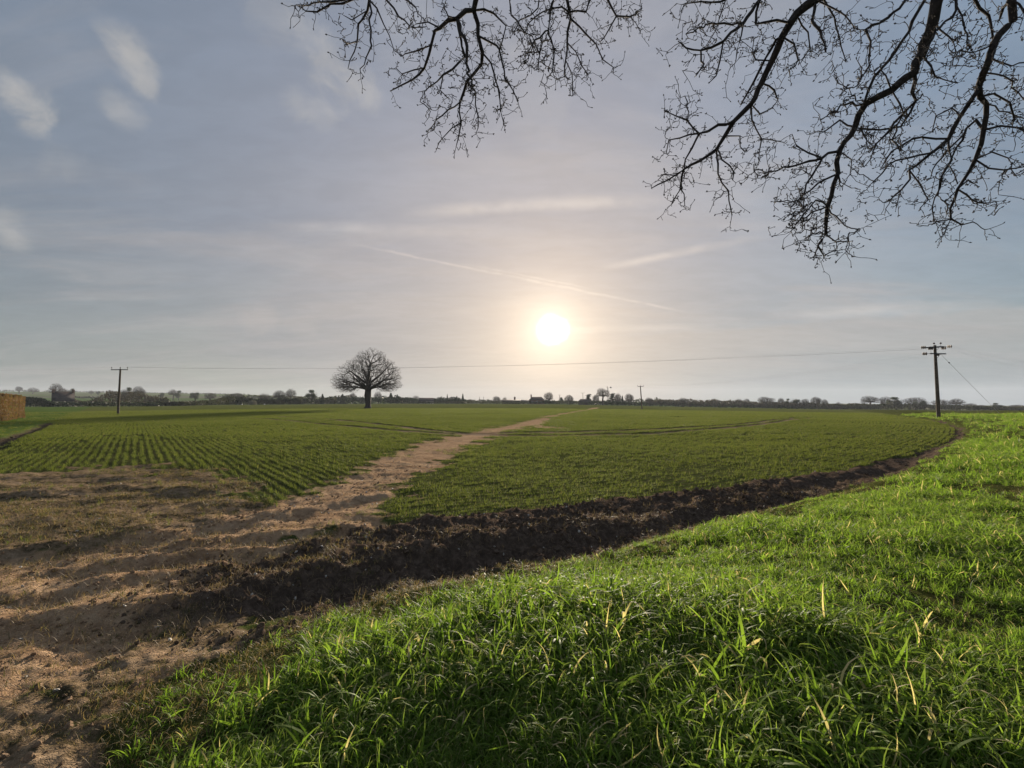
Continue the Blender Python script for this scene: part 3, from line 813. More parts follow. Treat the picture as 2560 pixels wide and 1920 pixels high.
    # --- clods and stones
    cl = [clod(400 + i, M_SOIL) for i in range(6)]
    X = []; Y = []; S = []
    for r0, r1, n, s in [(3, 12, 42000, .034), (12, 45, 26000, .055)]:
        x, y = pts_in(n, r0, r1, -50, 52)
        m = masks(x, y)
        pr = np.clip(m['soil'] * (.25 + sstep(fbm(x, y, 1.2, 3, 161), -.1, .35)) + .8 * m['ldirt'], 0, 1)
        kp = rng.uniform(size=n) < pr
        X.append(x[kp]); Y.append(y[kp]); S.append((s * (.35 + rng.pareto(2.6, n).clip(0, 2.6) * .85))[kp])
    x = np.concatenate(X); y = np.concatenate(Y); s = np.concatenate(S); n = len(x); print('clods', n)
    rot = rng.uniform(0, 6.283, (n, 3))
    scatter('soil_clods', cl, np.stack([x, y, height(x, y) + s * .1], 1), rot, np.stack([s, s * rng.uniform(.6, 1.2, n), s * rng.uniform(.5, 1, n)], 1), rng.integers(0, 6, n),
            label='dark crumbly soil clods turned up along the field edge', cat='soil')
    cl = [clod(430 + i, M_PCLOD) for i in range(4)]
    x, y = pts_in(42000, 2.0, 15, -54, 20); m = masks(x, y)
    kp = rng.uniform(size=len(x)) < np.clip(.35 * m['path'] + .3 * m['scrub'], 0, 1); x = x[kp]; y = y[kp]; n = len(x)
    s = .015 * (.5 + rng.pareto(2.4, n).clip(0, 3.4))
    scatter('dry_crumbs', cl, np.stack([x, y, height(x, y)], 1), rng.uniform(0, 6.283, (n, 3)), np.stack([s, s, s], 1), rng.integers(0, 4, n),
            label='dry earth crumbs lying on the trodden path', cat='soil')
    cl = [clod(440 + i, M_STONE) for i in range(3)]
    x, y = pts_in(2500, 3, 16, -50, 40); m = masks(x, y)
    kp = rng.uniform(size=len(x)) < np.clip(.25 * m['path'] + .3 * m['soil'] + .12 * m['scrub'], 0, 1); x = x[kp]; y = y[kp]; n = len(x)
    s = rng.uniform(.012, .04, n)
    scatter('flint_stones', cl, np.stack([x, y, height(x, y) + s * .2], 1), rng.uniform(0, 6.283, (n, 3)), np.stack([s, s, s * .7], 1), rng.integers(0, 3, n),
            label='small pale flints scattered in the soil and path', cat='stones')
build_vegetation()

# ------------------------------------------------------------------ trees: points joined to the nearest branch
class Tree:
    """nodes grown by joining random crown points to the existing tree at least cost"""
    def __init__(s): s.P = []; s.par = []; s.path = []; s.own = []; s.minr = []
    def add(s, p, par, own=0, minr=0.0):
        s.P.append(np.asarray(p, float)); s.par.append(par)
        s.path.append(0.0 if par < 0 else s.path[par] + float(np.linalg.norm(s.P[-1] - s.P[par]))); s.own.append(own); s.minr.append(minr)
        return len(s.P) - 1
    def grow(s, pts, alpha=0.4, jit=0.12, sub=1, droop=0.0, maxd=1e9, seed=0):
        g = np.random.default_rng(seed)
        cap = len(s.P) + len(pts) * (sub + 1) + 5
        A = np.zeros((cap, 3)); W = np.zeros(cap); n = len(s.P)
        A[:n] = np.array(s.P); W[:n] = np.array(s.path)
        for p in pts:
            d = A[:n] - p; dist = np.sqrt((d * d).sum(1))
            i = int(np.argmin(dist + alpha * W[:n]))
            if dist[i] > maxd: continue
            L = dist[i]; own = s.own[i]; j = i
            for k in range(1, sub + 2):
                t = k / (sub + 1)
                q = A[i] * (1 - t) + p * t
                if k <= sub: q = q + g.normal(0, jit, 3) * L * .5 - np.array([0, 0, droop * L * t * (1 - t)])
                j = s.add(q, j, own); A[n] = q; W[n] = s.path[j]; n += 1
    def radii(s, tip, expo=2.2):
        n = len(s.P); a = np.zeros(n); ch = np.zeros(n, int)
        for i in range(n - 1, -1, -1):
            if ch[i] == 0: a[i] = tip ** expo
            if s.par[i] >= 0: a[s.par[i]] += a[i]; ch[s.par[i]] += 1
        r = a ** (1 / expo)
        s.ch = ch
        return np.maximum(r, np.array(s.minr))
    def chains(s, r):
        """split the tree into chains, each following its thickest child"""
        n = len(s.P); kids = [[] for _ in range(n)]
        for i in range(n):
            if s.par[i] >= 0: kids[s.par[i]].append(i)
        out = []; stack = [(i, -1) for i in range(n) if s.par[i] < 0]
        while stack:
            i, p = stack.pop()
            ch = [p] if p >= 0 else []
            while True:
                ch.append(i)
                if not kids[i]: break
                ks = sorted(kids[i], key=lambda q: -r[q])
                for q in ks[1:]: stack.append((q, i))
                i = ks[0]
            out.append((ch, p >= 0))
        return out

def tube_tree(mb, T, r, ch, joined, k):
    P = np.array([T.P[i] for i in ch]); rad = np.array([r[i] for i in ch])
    if joined and len(ch) > 1: rad[0] = rad[1]
    if len(ch) > 1: mb.tube(P, rad, k, cap=False)

def crown_points(n, c, rx, ry, rz, g, hollow=0.5, flat=0.0, bumps=5, amp=.20):
    v = g.normal(size=(n * 3, 3)); v /= np.linalg.norm(v, axis=1)[:, None]
    v = v[v[:, 2] > -0.45 + flat][:n]
    f = g.uniform(hollow ** 3, 1, len(v)) ** (1 / 3)
    bd = g.normal(size=(bumps, 3)); bd[:, 2] = np.abs(bd[:, 2]) * .7; bd /= np.linalg.norm(bd, axis=1)[:, None]
    k = 1.04 - amp + amp * np.max(np.clip((v @ bd.T - .75) / .25, 0, 1) ** .7, axis=1)
    return np.array(c) + v * (f * k)[:, None] * np.array([rx, ry, rz])

def bare_tree(h, w, n, seed, clear=0.22, tip=0.02, trunk=0.45, alpha=0.45, flat=0.0, hollow=0.35, sub=1, fork=None):
    g = np.random.default_rng(seed)
    T = Tree(); zf = h * clear * .75
    i = T.add((0, 0, -0.3), -1, 0, trunk * 1.5)
    i = T.add((0, 0, 0.25), i, 0, trunk * 1.12)
    i = T.add((g.normal(0, .05), 0, zf * .45), i, 0, trunk)
    i = T.add((g.normal(0, .08), 0, zf), i, 0, trunk * .92)
    j = i
    for q in range(3): j = T.add((g.normal(0, .2), g.normal(0, .2), zf + (h - zf) * (.14 + .13 * q)), j, 0, trunk * (.62 - .16 * q))
    cz = h * (0.52 + clear * .35); rz = h - cz
    pts = crown_points(n, (0, 0, cz), w / 2, w / 2, rz, g, hollow, flat)
    low = pts[:, 2] < cz
    pts[low, 2] = cz + (pts[low, 2] - cz) * (cz - h * clear) / (rz * .6)
    pts[:, 2] = np.maximum(pts[:, 2], h * clear * .8)
    d = np.linalg.norm((pts - np.array([0, 0, zf])), axis=1)
    T.grow(pts[np.argsort(d)], alpha, .16, sub, 0.0, seed=seed)
    return T

def tree_meshes(T, tip, expo, thin, k1=5, k2=3):
    r = T.radii(tip, expo)
    big = MB(); small = MB()
    for ch, jn in T.chains(r):
        m = max(r[i] for i in ch[1:]) if len(ch) > 1 else 0
        if m > thin: tube_tree(big, T, r, ch, jn, k1)
        else: tube_tree(small, T, r, ch, jn, k2)
    return big, small

# --- the big oak standing in the field
def field_oak():
    gx, gy = G(919, 1022)
    Yd = gy
    h = (1022 - 872) / F_PX * Yd; w = 172 / F_PX * Yd
    zb = float(height(np.array([gx]), np.array([gy]))[0])
    g = np.random.default_rng(5)
    T = Tree()
    s_ = Yd / F_PX                                         # metres per photo pixel at the tree
    def L(dx, dy, dz, par, r): return T.add((dx * s_, dz * s_, dy * s_), par, 0, r * s_)
    a = L(0, -3, 0, -1, 13.5); a = L(0, 1, 0, a, 9.8); a = L(1, 8, 0, a, 6.6); a = L(1, 20, 0, a, 7.0); a = L(0, 32, 0, a, 8.6); b = L(1, 46, 0, a, 8.0); c = L(2, 62, 0, b, 6.2)
    def limb(par, pts, r0, r1):
        j = par
        for q, (dx, dy, dz) in enumerate(pts):
            j = L(dx, dy, dz, j, .78 * (r0 + (r1 - r0) * q / (len(pts) - 1)))
        return j
    limb(b, [(-10, 52, 3), (-26, 60, 8), (-42, 66, 14), (-60, 62, 16), (-78, 62, 18)], 4.6, 1.0)
    limb(b, [(13, 54, -4), (26, 60, -10), (42, 70, -14), (58, 82, -18), (68, 90, -20)], 4.8, 1.0)
    limb(c, [(-9, 68, -5), (-22, 80, -14), (-36, 92, -20), (-50, 100, -28)], 3.8, .9)
    limb(c, [(2, 78, 3), (0, 95, 4), (4, 115, 6), (12, 133, 6)], 4.6, 1.0)
    limb(c, [(-6, 74, 12), (-18, 98, 22), (-24, 120, 28)], 3.4, .9)
    limb(c, [(12, 72, 8), (28, 88, 18), (42, 106, 26), (50, 116, 30)], 3.6, .9)
    limb(c, [(6, 72, -14), (14, 92, -30), (20, 112, -36)], 3.2, .9)
    limb(b, [(4, 54, 16), (10, 62, 38), (16, 70, 58), (18, 74, 70)], 3.6, .9)
    limb(b, [(-2, 54, -16), (-8, 62, -36), (-10, 70, -56), (-12, 76, -70)], 3.6, .9)
    limb(b, [(-8, 50, -8), (-24, 54, -20), (-44, 54, -34), (-60, 58, -44)], 2.6, .8)
    limb(b, [(10, 52, 10), (30, 58, 24), (50, 64, 40), (62, 66, 46)], 2.8, .8)
    # crown: domed, broad, lumpy
    lumps = [(-74, 60), (-62, 50), (-66, 78), (-52, 96), (-40, 110), (-24, 122), (-8, 133), (12, 140), (28, 132), (40, 118), (54, 108), (66, 94), (71, 78),
             (72, 60), (58, 52), (-44, 50), (44, 52), (-20, 100), (4, 112), (24, 100), (-36, 78), (38, 82), (0, 88), (-12, 68), (16, 66), (-78, 70), (48, 68), (-54, 64)]
    pts = []
    for q, (lx, lz) in enumerate(lumps):
        rr = math.hypot(lx, lz - 62); dm = math.sqrt(max(0.02, 1 - (rr / 84) ** 2)) * 72
        reps = 1 if dm < 30 else (2 if dm < 55 else 3)
        for k in range(reps):
            yy = g.uniform(-.35, .35) * dm if reps == 1 else dm * (-.8 + 1.6 * (k + g.uniform(.2, .8)) / reps)
            R_ = g.uniform(13, 17.5); v = g.normal(size=(185, 3)); v /= np.linalg.norm(v, axis=1)[:, None]
            v = v * (g.uniform(.05, 1, (185, 1)) ** (1 / 2.4)) * R_ * np.array([1, 1, .85])
            pts.append((v + np.array([lx, yy, lz])) * s_)
    pts = np.concatenate(pts)
    zz = pts[:, 2] / s_; pts = pts[zz > 40]
    d = np.linalg.norm(pts - np.array([0, 0, 55 * s_]), axis=1)
    T.grow(pts[np.argsort(d)], .14, .26, 1, 0.05, seed=3)
    root = empty('oak_tree', (gx, gy, zb)); tag(root, 'large bare oak with domed crown standing alone in the green field', 'tree')
    r = T.radii(0.0175, 2.3)
    tr = MB(); lb = MB(); tw = MB()
    for q, (ch, jn) in enumerate(T.chains(r)):
        mx = max(r[i] for i in ch[1:])
        tube_tree(tr if q == 0 else (lb if mx > .07 else tw), T, r, ch, jn, 8 if q == 0 else (5 if mx > .07 else 3))
    # ivy and burrs thicken the bole
    for _ in range(0): pass
    tr.obj('trunk', M_BARK, root, True)
    lb.obj('limbs', M_BARK, root, True)
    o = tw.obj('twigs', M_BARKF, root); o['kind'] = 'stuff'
field_oak()

# --- overhanging oak boughs above the viewer
def overhang():
    T = Tree(); tips = []
    fork = np.array([5.6, 1.0, 5.2])
    root_i = T.add((5.8, 0.9, -0.1), -1, 0, .55)
    i = T.add((5.75, .9, .35), root_i, 0, .44)
    i = T.add((5.7, .95, 2.0), i, 0, .38); i = T.add((5.65, 1.0, 3.8), i, 0, .36); fk = T.add(fork, i, 0, .34)
    crown_i = T.add((5.3, .7, 7.2), fk, 0, .26)
    top_i = T.add((5.0, .5, 9.0), crown_i, 0, .18); T.add((5.2, .2, 11.0), top_i, 0, .08)
    lid = [0]
    def main(via, trace, D, w0, w1, par):
        """a bough: off-frame waypoints, then points seen in the view at a depth that drifts"""
        lid[0] += 1; own = lid[0]; j = par
        r0 = w0 * .5 / F_PX * D
        for v in via: j = T.add(v, j, own, r0 * 1.25)
        ids = []
        for q, p in enumerate(trace):
            t = q / max(1, len(trace) - 1)
            dd = D + (random.random() - .5) * .12 + .25 * t
            w = w0 + (w1 - w0) * t ** .8
            j = T.add(at(p[0], p[1], dd), j, own, w * .5 / F_PX * D)
            if q and False: pass
            ids.append(j)
        return ids, own, D
    segs = []                                                    # traced chains for the twig cloud
    def trace_pts(ids): return ids
    def densify(ids): pass
    def sub(b, k, pts, w0, w1, dz=None):
        """a branch leaving bough b at its k-th point"""
        ids, own, D = b
        j = ids[k]; d0 = T.P[j][1]; dz_ = random.uniform(-.55, .35) if dz is None else dz
        out = []
        for q, p in enumerate(pts):
            t = (q + 1) / len(pts); w = w0 + (w1 - w0) * q / max(1, len(pts) - 1)
            j = T.add(at(p[0], p[1], d0 + dz_ * t + random.uniform(-.04, .04)), j, own, w * .5 / F_PX * D)
            out.append(j)
        r_ = ([ids[k]] + out, own, D); segs.append((r_, w0)); return r_
    def bough(via, trace, D, w0, w1, par):
        b = main(via, trace, D, w0, w1, par); segs.append((b, w0)); return b
    # centre left cluster
    b1 = bough([(3.6, 2.6, 7.0), (1.2, 4.0, 6.9)], [(1225, -120), (1200, -40), (1184, 26), (1142, 47), (1100, 70), (1087, 77), (1078, 113), (1061, 170), (1030, 200), (1000, 215), (975, 228)], 4.3, 17, 2.5, crown_i)
    sub(b1, 3, [(1163, 98), (1167, 145), (1167, 183), (1180, 200), (1176, 235)], 9, 3)
    c = sub(b1, 2, [(1195, 60), (1195, 89), (1206, 132), (1204, 160), (1167, 204), (1150, 255), (1153, 306), (1147, 340), (1140, 368)], 11, 2, .2)
    sub(c, 2, [(1230, 108), (1248, 123), (1261, 178), (1274, 212), (1295, 255)], 6, 2)
    sub(c, 3, [(1227, 157), (1240, 204), (1252, 280), (1261, 315)], 4.5, 2)
    sub(c, 5, [(1190, 230), (1195, 290), (1190, 335)], 4, 2)
    sub(c, 6, [(1120, 275), (1090, 300), (1068, 330)], 4, 2)
    sub(c, 7, [(1130, 320), (1105, 347)], 3, 2)
    sub(b1, 6, [(1040, 128), (1012, 135), (1005, 140)], 4, 2)
    sub(b1, 3, [(1120, 40), (1112, 22)], 4, 2); sub(b1, 4, [(1070, 55), (1040, 60)], 4, 2)
    sub(b1, 7, [(1035, 175), (1005, 185), (990, 170)], 4, 2)
    e = sub(b1, 3, [(1163, 142), (1108, 187), (1074, 217), (1050, 255)], 6, 2, -.2)
    sub(e, 2, [(1100, 225), (1120, 245)], 3, 2)
    sub(b1, 2, [(1210, 23), (1235, 34), (1265, 64), (1258, 95), (1250, 125)], 6, 2)
    # far left sprays
    b2 = bough([(3.2, 2.4, 7.3), (.4, 4.0, 7.2), (-1.0, 4.3, 6.4)], [(935, -60), (923, 0), (919, 26), (896, 60), (893, 106), (875, 150), (870, 172)], 4.4, 9, 2, crown_i)
    sub(b2, 1, [(925, 64), (929, 115), (915, 145), (900, 172)], 5, 2); sub(b2, 1, [(942, 20), (959, 60), (983, 119)], 4, 2)
    sub(b2, 0, [(883, -2), (827, 10), (793, 30), (765, 28), (745, 12)], 6, 2.5); sub(b2, 0, [(860, 0), (800, 5), (770, 14), (740, 12)], 5, 2, -.4)
    sub(b2, 0, [(966, 0), (997, 42), (1023, 64), (1057, 68)], 5, 2); sub(b2, 4, [(870, 108), (858, 98)], 3, 2); sub(b2, 2, [(880, 50), (862, 40)], 3, 2)
    sub(b2, 0, [(1000, -10), (1040, 20), (1062, 50)], 4, 2)
    # centre right cluster
    b3 = bough([(3.8, 2.8, 6.9), (2.0, 4.0, 6.7)], [(1430, -110), (1418, 0), (1427, 47), (1418, 106), (1414, 150), (1410, 185), (1420, 200)], 4.6, 10, 2, crown_i)
    sub(b3, 2, [(1465, 85), (1490, 110), (1507, 149), (1533, 168)], 5, 2); f = sub(b3, 0, [(1380, 10), (1376, 25), (1371, 76), (1350, 130), (1345, 165)], 5, 2)
    sub(f, 3, [(1330, 110), (1312, 160)], 3, 2); sub(f, 3, [(1385, 130), (1380, 180)], 3, 2)
    sub(b3, 0, [(1300, -20), (1274, 0), (1278, 38), (1312, 81), (1340, 115), (1350, 135)], 5, 2); sub(b3, 0, [(1478, -10), (1465, 30), (1422, 30), (1380, 21), (1338, 42), (1320, 60)], 6, 2.5)
    sub(b3, 3, [(1440, 130), (1455, 165), (1470, 185)], 3, 2); sub(b3, 4, [(1430, 185), (1432, 240)], 3, 2)
    h_ = sub(b3, 0, [(1500, -30), (1520, 0), (1541, 40), (1575, 42), (1600, 78)], 7, 2); sub(h_, 3, [(1530, 60), (1510, 95), (1500, 105)], 4, 2)
    sub(h_, 4, [(1590, 30), (1605, 20)], 4, 2); sub(b3, 0, [(1350, -20), (1345, 20), (1300, 50), (1285, 80)], 4, 2)
    # long bough to the right of the middle
    b4 = bough([(4.2, 2.9, 6.9)], [(2110, -120), (2038, 0), (1991, 35), (1956, 91), (1930, 152), (1904, 208), (1878, 260), (1834, 304), (1812, 340), (1791, 373), (1750, 402), (1708, 425), (1670, 450), (1628, 471)], 4.4, 25, 2.5, fk)
    q = sub(b4, 7, [(1795, 312), (1748, 334), (1717, 300), (1690, 290), (1660, 276)], 7, 2); sub(q, 3, [(1715, 265), (1712, 240)], 3, 2)
    sub(q, 2, [(1730, 370), (1713, 399), (1704, 469), (1678, 512)], 5, 2); sub(q, 2, [(1700, 345), (1672, 350), (1665, 385)], 4, 2)
    sub(b4, 9, [(1795, 434), (1821, 477), (1830, 538)], 5, 2); sub(b4, 9, [(1805, 400), (1835, 430), (1832, 450)], 4, 2)
    sub(b4, 11, [(1700, 470), (1712, 515)], 4, 2); sub(b4, 11, [(1690, 440), (1660, 435), (1645, 450)], 3, 2)
    e4 = sub(b4, 0, [(1930, -40), (1899, 0), (1860, 56), (1808, 104), (1752, 126), (1715, 120), (1698, 105)], 10, 2.5)
    sub(e4, 4, [(1800, 150), (1790, 190), (1775, 205)], 4, 2); sub(e4, 5, [(1760, 160), (1740, 185)], 4, 2); sub(e4, 3, [(1850, 100), (1840, 150)], 4, 2)
    sub(e4, 2, [(1890, 60), (1905, 57), (1970, 56), (1985, 45)], 6, 7, .05)
    sub(e4, 1, [(1800, 5), (1752, 4), (1712, 9), (1700, 50)], 5, 2); sub(e4, 3, [(1790, 60), (1745, 70), (1715, 85)], 4, 2); sub(e4, 0, [(1820, -20), (1800, 40), (1790, 75)], 4, 2)
    sub(b4, 3, [(1940, 100), (1904, 165), (1870, 230), (1852, 262)], 7, 4, .25); sub(b4, 4, [(1890, 150), (1880, 130), (1885, 100)], 4, 2)
    sub(b4, 1, [(2030, 52), (2051, 78), (2064, 130)], 8, 4); sub(b4, 5, [(1935, 225), (1945, 250)], 5, 3)
    j4 = sub(b4, 6, [(1880, 300), (1904, 347), (1930, 350), (1960, 356)], 4, 2); sub(j4, 2, [(1898, 380), (1897, 410)], 3, 2); sub(b4, 6, [(1900, 285), (1930, 270)], 4, 2)
    sub(b4, 8, [(1850, 340), (1862, 380)], 4, 2); sub(b4, 1, [(2060, 0), (2086, 43), (2103, 117), (2116, 156)], 5, 2); sub(b4, 3, [(1985, 110), (1995, 150), (1975, 190)], 4, 2)
    sub(b4, 2, [(2020, 80), (2025, 120), (2000, 160)], 4, 2); sub(b4, 1, [(2100, 30), (2130, 60), (2145, 75)], 4, 2)
    # steep bough right
    b5 = bough([(4.6, 2.7, 6.7)], [(2375, -110), (2342, 0), (2333, 52), (2307, 113), (2286, 182), (2229, 226), (2164, 260), (2138, 317), (2099, 378), (2095, 434), (2069, 516), (2064, 586), (2045, 615), (2034, 645)], 4.1, 31, 2.5, fk)
    p = sub(b5, 8, [(2056, 395), (2020, 382), (1991, 365), (1980, 335)], 6, 2); sub(p, 1, [(2000, 410), (1960, 417), (1920, 430), (1888, 424)], 5, 2)
    sub(p, 1, [(2030, 440), (2000, 500), (1985, 510)], 4, 2); sub(b5, 9, [(2060, 450), (2025, 477), (1995, 500), (1950, 505)], 4, 2)
    sub(b5, 10, [(2030, 530), (1990, 560), (1975, 580)], 4, 2); sub(b5, 10, [(2090, 540), (2112, 564), (2147, 573)], 4, 2); sub(b5, 11, [(2090, 605), (2120, 605), (2132, 602)], 3, 2)
    sub(b5, 11, [(2040, 585), (2010, 600)], 3, 2); sub(b5, 12, [(2060, 640), (2090, 625)], 3, 2); sub(b5, 9, [(2100, 455), (2128, 470)], 5, 2)
    sub(b5, 10, [(2040, 500), (2000, 550), (1975, 548)], 4, 2)
    sub(b5, 0, [(2330, -30), (2312, 0), (2273, 78), (2225, 148), (2186, 191), (2160, 258)], 9, 6, -.2); sub(b5, 0, [(2290, -30), (2264, 0), (2234, 30), (2164, 74), (2177, 104), (2173, 165), (2150, 200)], 7, 2)
    g5 = sub(b5, 4, [(2280, 230), (2290, 252), (2268, 273), (2225, 325), (2190, 360), (2173, 382)], 9, 3); sub(g5, 2, [(2251, 317), (2200, 325), (2147, 321)], 5, 4, .1)
    sub(g5, 5, [(2175, 400), (2160, 418)], 3, 2); sub(g5, 3, [(2230, 350), (2250, 380)], 4, 2); sub(g5, 2, [(2300, 245), (2307, 235)], 4, 3)
    k5 = sub(b5, 0, [(2400, -40), (2390, 0), (2381, 43), (2338, 78), (2312, 143)], 8, 4); sub(k5, 2, [(2410, 60), (2425, 120), (2440, 145)], 3, 2)
    sub(b5, 3, [(2315, 150), (2338, 191), (2395, 208)], 5, 2); sub(b5, 6, [(2130, 255), (2080, 280), (2050, 300)], 5, 2); sub(b5, 7, [(2100, 300), (2060, 330), (2030, 335)], 5, 2)
    sub(b5, 5, [(2215, 190), (2200, 160)], 4, 2); sub(b5, 2, [(2370, 90), (2390, 130), (2380, 165)], 4, 2); sub(b5, 5, [(2250, 260), (2265, 300)], 4, 2)
    sub(b5, 7, [(2160, 340), (2180, 370)], 4, 2); sub(b5, 6, [(2130, 240), (2090, 190)], 3, 2); sub(b5, 8, [(2130, 400), (2125, 435)], 3, 2)
    # bough by the right border
    b6 = bough([(5.0, 2.6, 6.6)], [(2540, -110), (2529, 0), (2533, 52), (2485, 108), (2459, 182), (2446, 217), (2425, 255), (2399, 295), (2372, 347), (2329, 382), (2290, 415), (2273, 425), (2251, 477), (2240, 520)], 3.9, 20, 2.5, fk)
    s6 = sub(b6, 5, [(2451, 243), (2466, 260), (2459, 325), (2438, 399), (2394, 473), (2377, 547), (2357, 590)], 13, 2)
    c6 = sub(s6, 3, [(2440, 300), (2416, 321), (2390, 370), (2372, 412), (2394, 460)], 8, 3); sub(c6, 2, [(2385, 360), (2340, 410), (2320, 450)], 5, 2)
    sub(b6, 8, [(2303, 343), (2251, 365), (2215, 400), (2200, 425)], 6, 2); sub(s6, 1, [(2485, 234), (2524, 256), (2537, 300), (2530, 310)], 6, 3); sub(s6, 3, [(2500, 315), (2555, 321), (2590, 340)], 5, 3)
    sub(s6, 4, [(2472, 421), (2510, 425), (2560, 417)], 5, 3); sub(s6, 5, [(2429, 499), (2460, 508), (2490, 503)], 4, 2); sub(s6, 6, [(2405, 562), (2433, 555)], 3, 2)
    sub(s6, 5, [(2420, 450), (2445, 465)], 4, 2); sub(s6, 6, [(2340, 555), (2320, 565)], 3, 2); sub(b6, 9, [(2270, 395), (2221, 412), (2182, 456), (2175, 462)], 5, 2)
    sub(b6, 11, [(2300, 460), (2320, 500), (2300, 520)], 4, 2); sub(b6, 12, [(2225, 500), (2215, 520)], 3, 2)
    sub(b6, 0, [(2420, -40), (2438, 0), (2472, 39), (2481, 87), (2483, 108)], 8, 5); sub(b6, 1, [(2507, 20), (2500, 45)], 8, 6); sub(b6, 3, [(2481, 148), (2529, 165), (2570, 156)], 4, 3)
    sub(b6, 3, [(2450, 125), (2437, 130)], 4, 2); sub(b6, 4, [(2510, 190), (2545, 230), (2560, 250)], 4, 2); sub(b6, 7, [(2380, 270), (2340, 290), (2330, 330)], 5, 2)
    sub(b6, 8, [(2380, 400), (2350, 450), (2345, 490)], 5, 2); sub(b6, 1, [(2560, 30), (2575, 70)], 5, 3); sub(s6, 4, [(2480, 380), (2520, 395), (2540, 440)], 4, 2)
    sub(s6, 2, [(2520, 280), (2570, 300)], 4, 2); sub(c6, 4, [(2350, 470), (2330, 520), (2335, 550)], 4, 2)
    # twig cloud round the traced boughs: random points joined to the nearest branch
    g = np.random.default_rng(77)
    pts = []
    for (ids, own, D), w0 in segs:
        P = np.array([T.P[i] for i in ids]); 
        seg = np.linalg.norm(np.diff(P, axis=0), axis=1); Ltot = seg.sum()
        for a in range(len(P) - 1):
            if P[a][2] > 2 + P[a][1] * .98: continue
            f_ = a / max(1, len(P) - 1)
            nn = g.poisson(seg[a] * (46 + 34 * f_) * {1: .66, 2: .38, 3: .78, 4: .68, 5: .66, 6: .6}[own])
            for _ in range(nn):
                t = g.uniform(); p = P[a] * (1 - t) + P[a + 1] * t
                dv = (P[a + 1] - P[a]) / (seg[a] + 1e-9)
                o = g.normal(0, 1, 3) * np.array([1, .8, 1]); o /= np.linalg.norm(o)
                rad = (.04 + .24 * g.uniform() ** 1.5) * (1.1 - .45 * f_) * min(1.0, .35 + D * .15)
                pts.append(p + o * rad + dv * rad * (.8 - .6 * f_) + np.array([0, 0, -.12 * rad]))
    pts = np.array(pts)
    # order by distance along from the nearest bough
    base = np.array(T.P); dd = np.empty(len(pts))
    for i in range(0, len(pts), 500):
        q = pts[i:i + 500]; dd[i:i + 500] = np.sqrt(((q[:, None] - base[None]) ** 2).sum(2)).min(1)
    T.grow(pts[np.argsort(dd)], .10, .11, 2, .10, seed=9, maxd=.35)
    # off-frame crown so the tree is whole from the side
    off = crown_points(420, (5.2, -.5, 9.2), 6.0, 5.0, 4.2, g, .3, 0, 8)
    off = off[(off[:, 1] < 1.5) | (off[:, 2] > 8.0 + off[:, 1] * .9)]
    n_in = len(T.P)
    T2 = Tree()
    k0 = T2.add((5.6, 1.0, 5.2), -1, 0, .26); k1 = T2.add((5.3, .4, 7.0), k0, 0, .2)
    T2.grow(off[np.argsort(np.linalg.norm(off - np.array([5.3, .4, 7]), axis=1))], .35, .15, 2, seed=4)
    print('overhang nodes', len(T.P))
    r = T.radii(0.0023, 2.3)
    # keep traced widths, cap what the pipe model adds
    mr = np.array(T.minr); r = np.where(mr > 0, np.maximum(mr, np.minimum(r, mr * 1.25)), np.minimum(r, .011)); r = np.maximum(r, .0023)
    root = empty('oak_tree', (5.8, .9, 0)); tag(root, 'bare oak overhanging from the right with knobbly twigs hanging against the sky', 'tree')
    off0 = np.array([5.8, .9, 0.0])
    groups = {}
    for ch, jn in T.chains(r):
        own = T.own[ch[1]] if len(ch) > 1 else T.own[ch[0]]
        tr_ = any(T.minr[i] > 0 for i in ch[1:])
        mb = groups.setdefault((own, tr_), MB())
        P = np.array([T.P[i] for i in ch]) - off0; rad = np.array([r[i] for i in ch])
        if jn and len(ch) > 1: rad[0] = rad[1]
        if len(P) < 2: continue
        if tr_:
            # kinked, knobbly bark between the traced points
            Q = [P[0]]; rq = [rad[0]]
            for a in range(len(P) - 1):
                L_ = np.linalg.norm(P[a + 1] - P[a]); nsub = max(1, int(L_ / .09))
                for s in range(1, nsub + 1):
                    t = s / nsub; q = P[a] * (1 - t) + P[a + 1] * t
                    if s < nsub: q = q + g.normal(0, min(.010, .08 * L_), 3)
                    Q.append(q); rq.append((rad[a] * (1 - t) + rad[a + 1] * t) * (g.uniform(.88, 1.14) if rad[a] < .02 else g.uniform(.97, 1.04)))
            mb.tube(np.array(Q), np.array(rq), 8 if max(rq) > .02 else 5, cap=False)
        else:
            mb.tube(P, rad, 4, cap=False)
        e = P[-1]; dv = P[-1] - P[-2]; dv /= (np.linalg.norm(dv) + 1e-9)
        groups.setdefault((own, False), MB())
        if T.ch[ch[-1]] == 0:
            bb = groups[(own, False)]
            for _ in range(g.integers(1, 4)):
                ax = dv + g.normal(0, .35, 3); ax /= np.linalg.norm(ax); s = g.uniform(.8, 1.35)
                bb.lathe(e + ax * .002, [(0.0006, -.002 * s), (.0046 * s, .004 * s), (.0030 * s, .011 * s), (.0003, .016 * s)], 5, ax)
        # short knobbly spurs with a bud along the twigs
        if not tr_ or max(rad) < .016:
            bb = groups[(own, False)]
            for a in range(len(P) - 1):
                if g.uniform() < .55:
                    t = g.uniform(.1, .9); p = P[a] * (1 - t) + P[a + 1] * t; ax = g.normal(0, 1, 3); ax /= np.linalg.norm(ax); L_ = g.uniform(.012, .05)
                    bb.tube(np.array([p, p + ax * L_ * .6, p + ax * L_ + np.array([0, 0, .004])]), np.array([.0028, .0024, .0024]), 3, cap=False)
                    bb.lathe(p + ax * L_, [(.0008, -.002), (.0044, .003), (.0005, .012)], 5, ax)
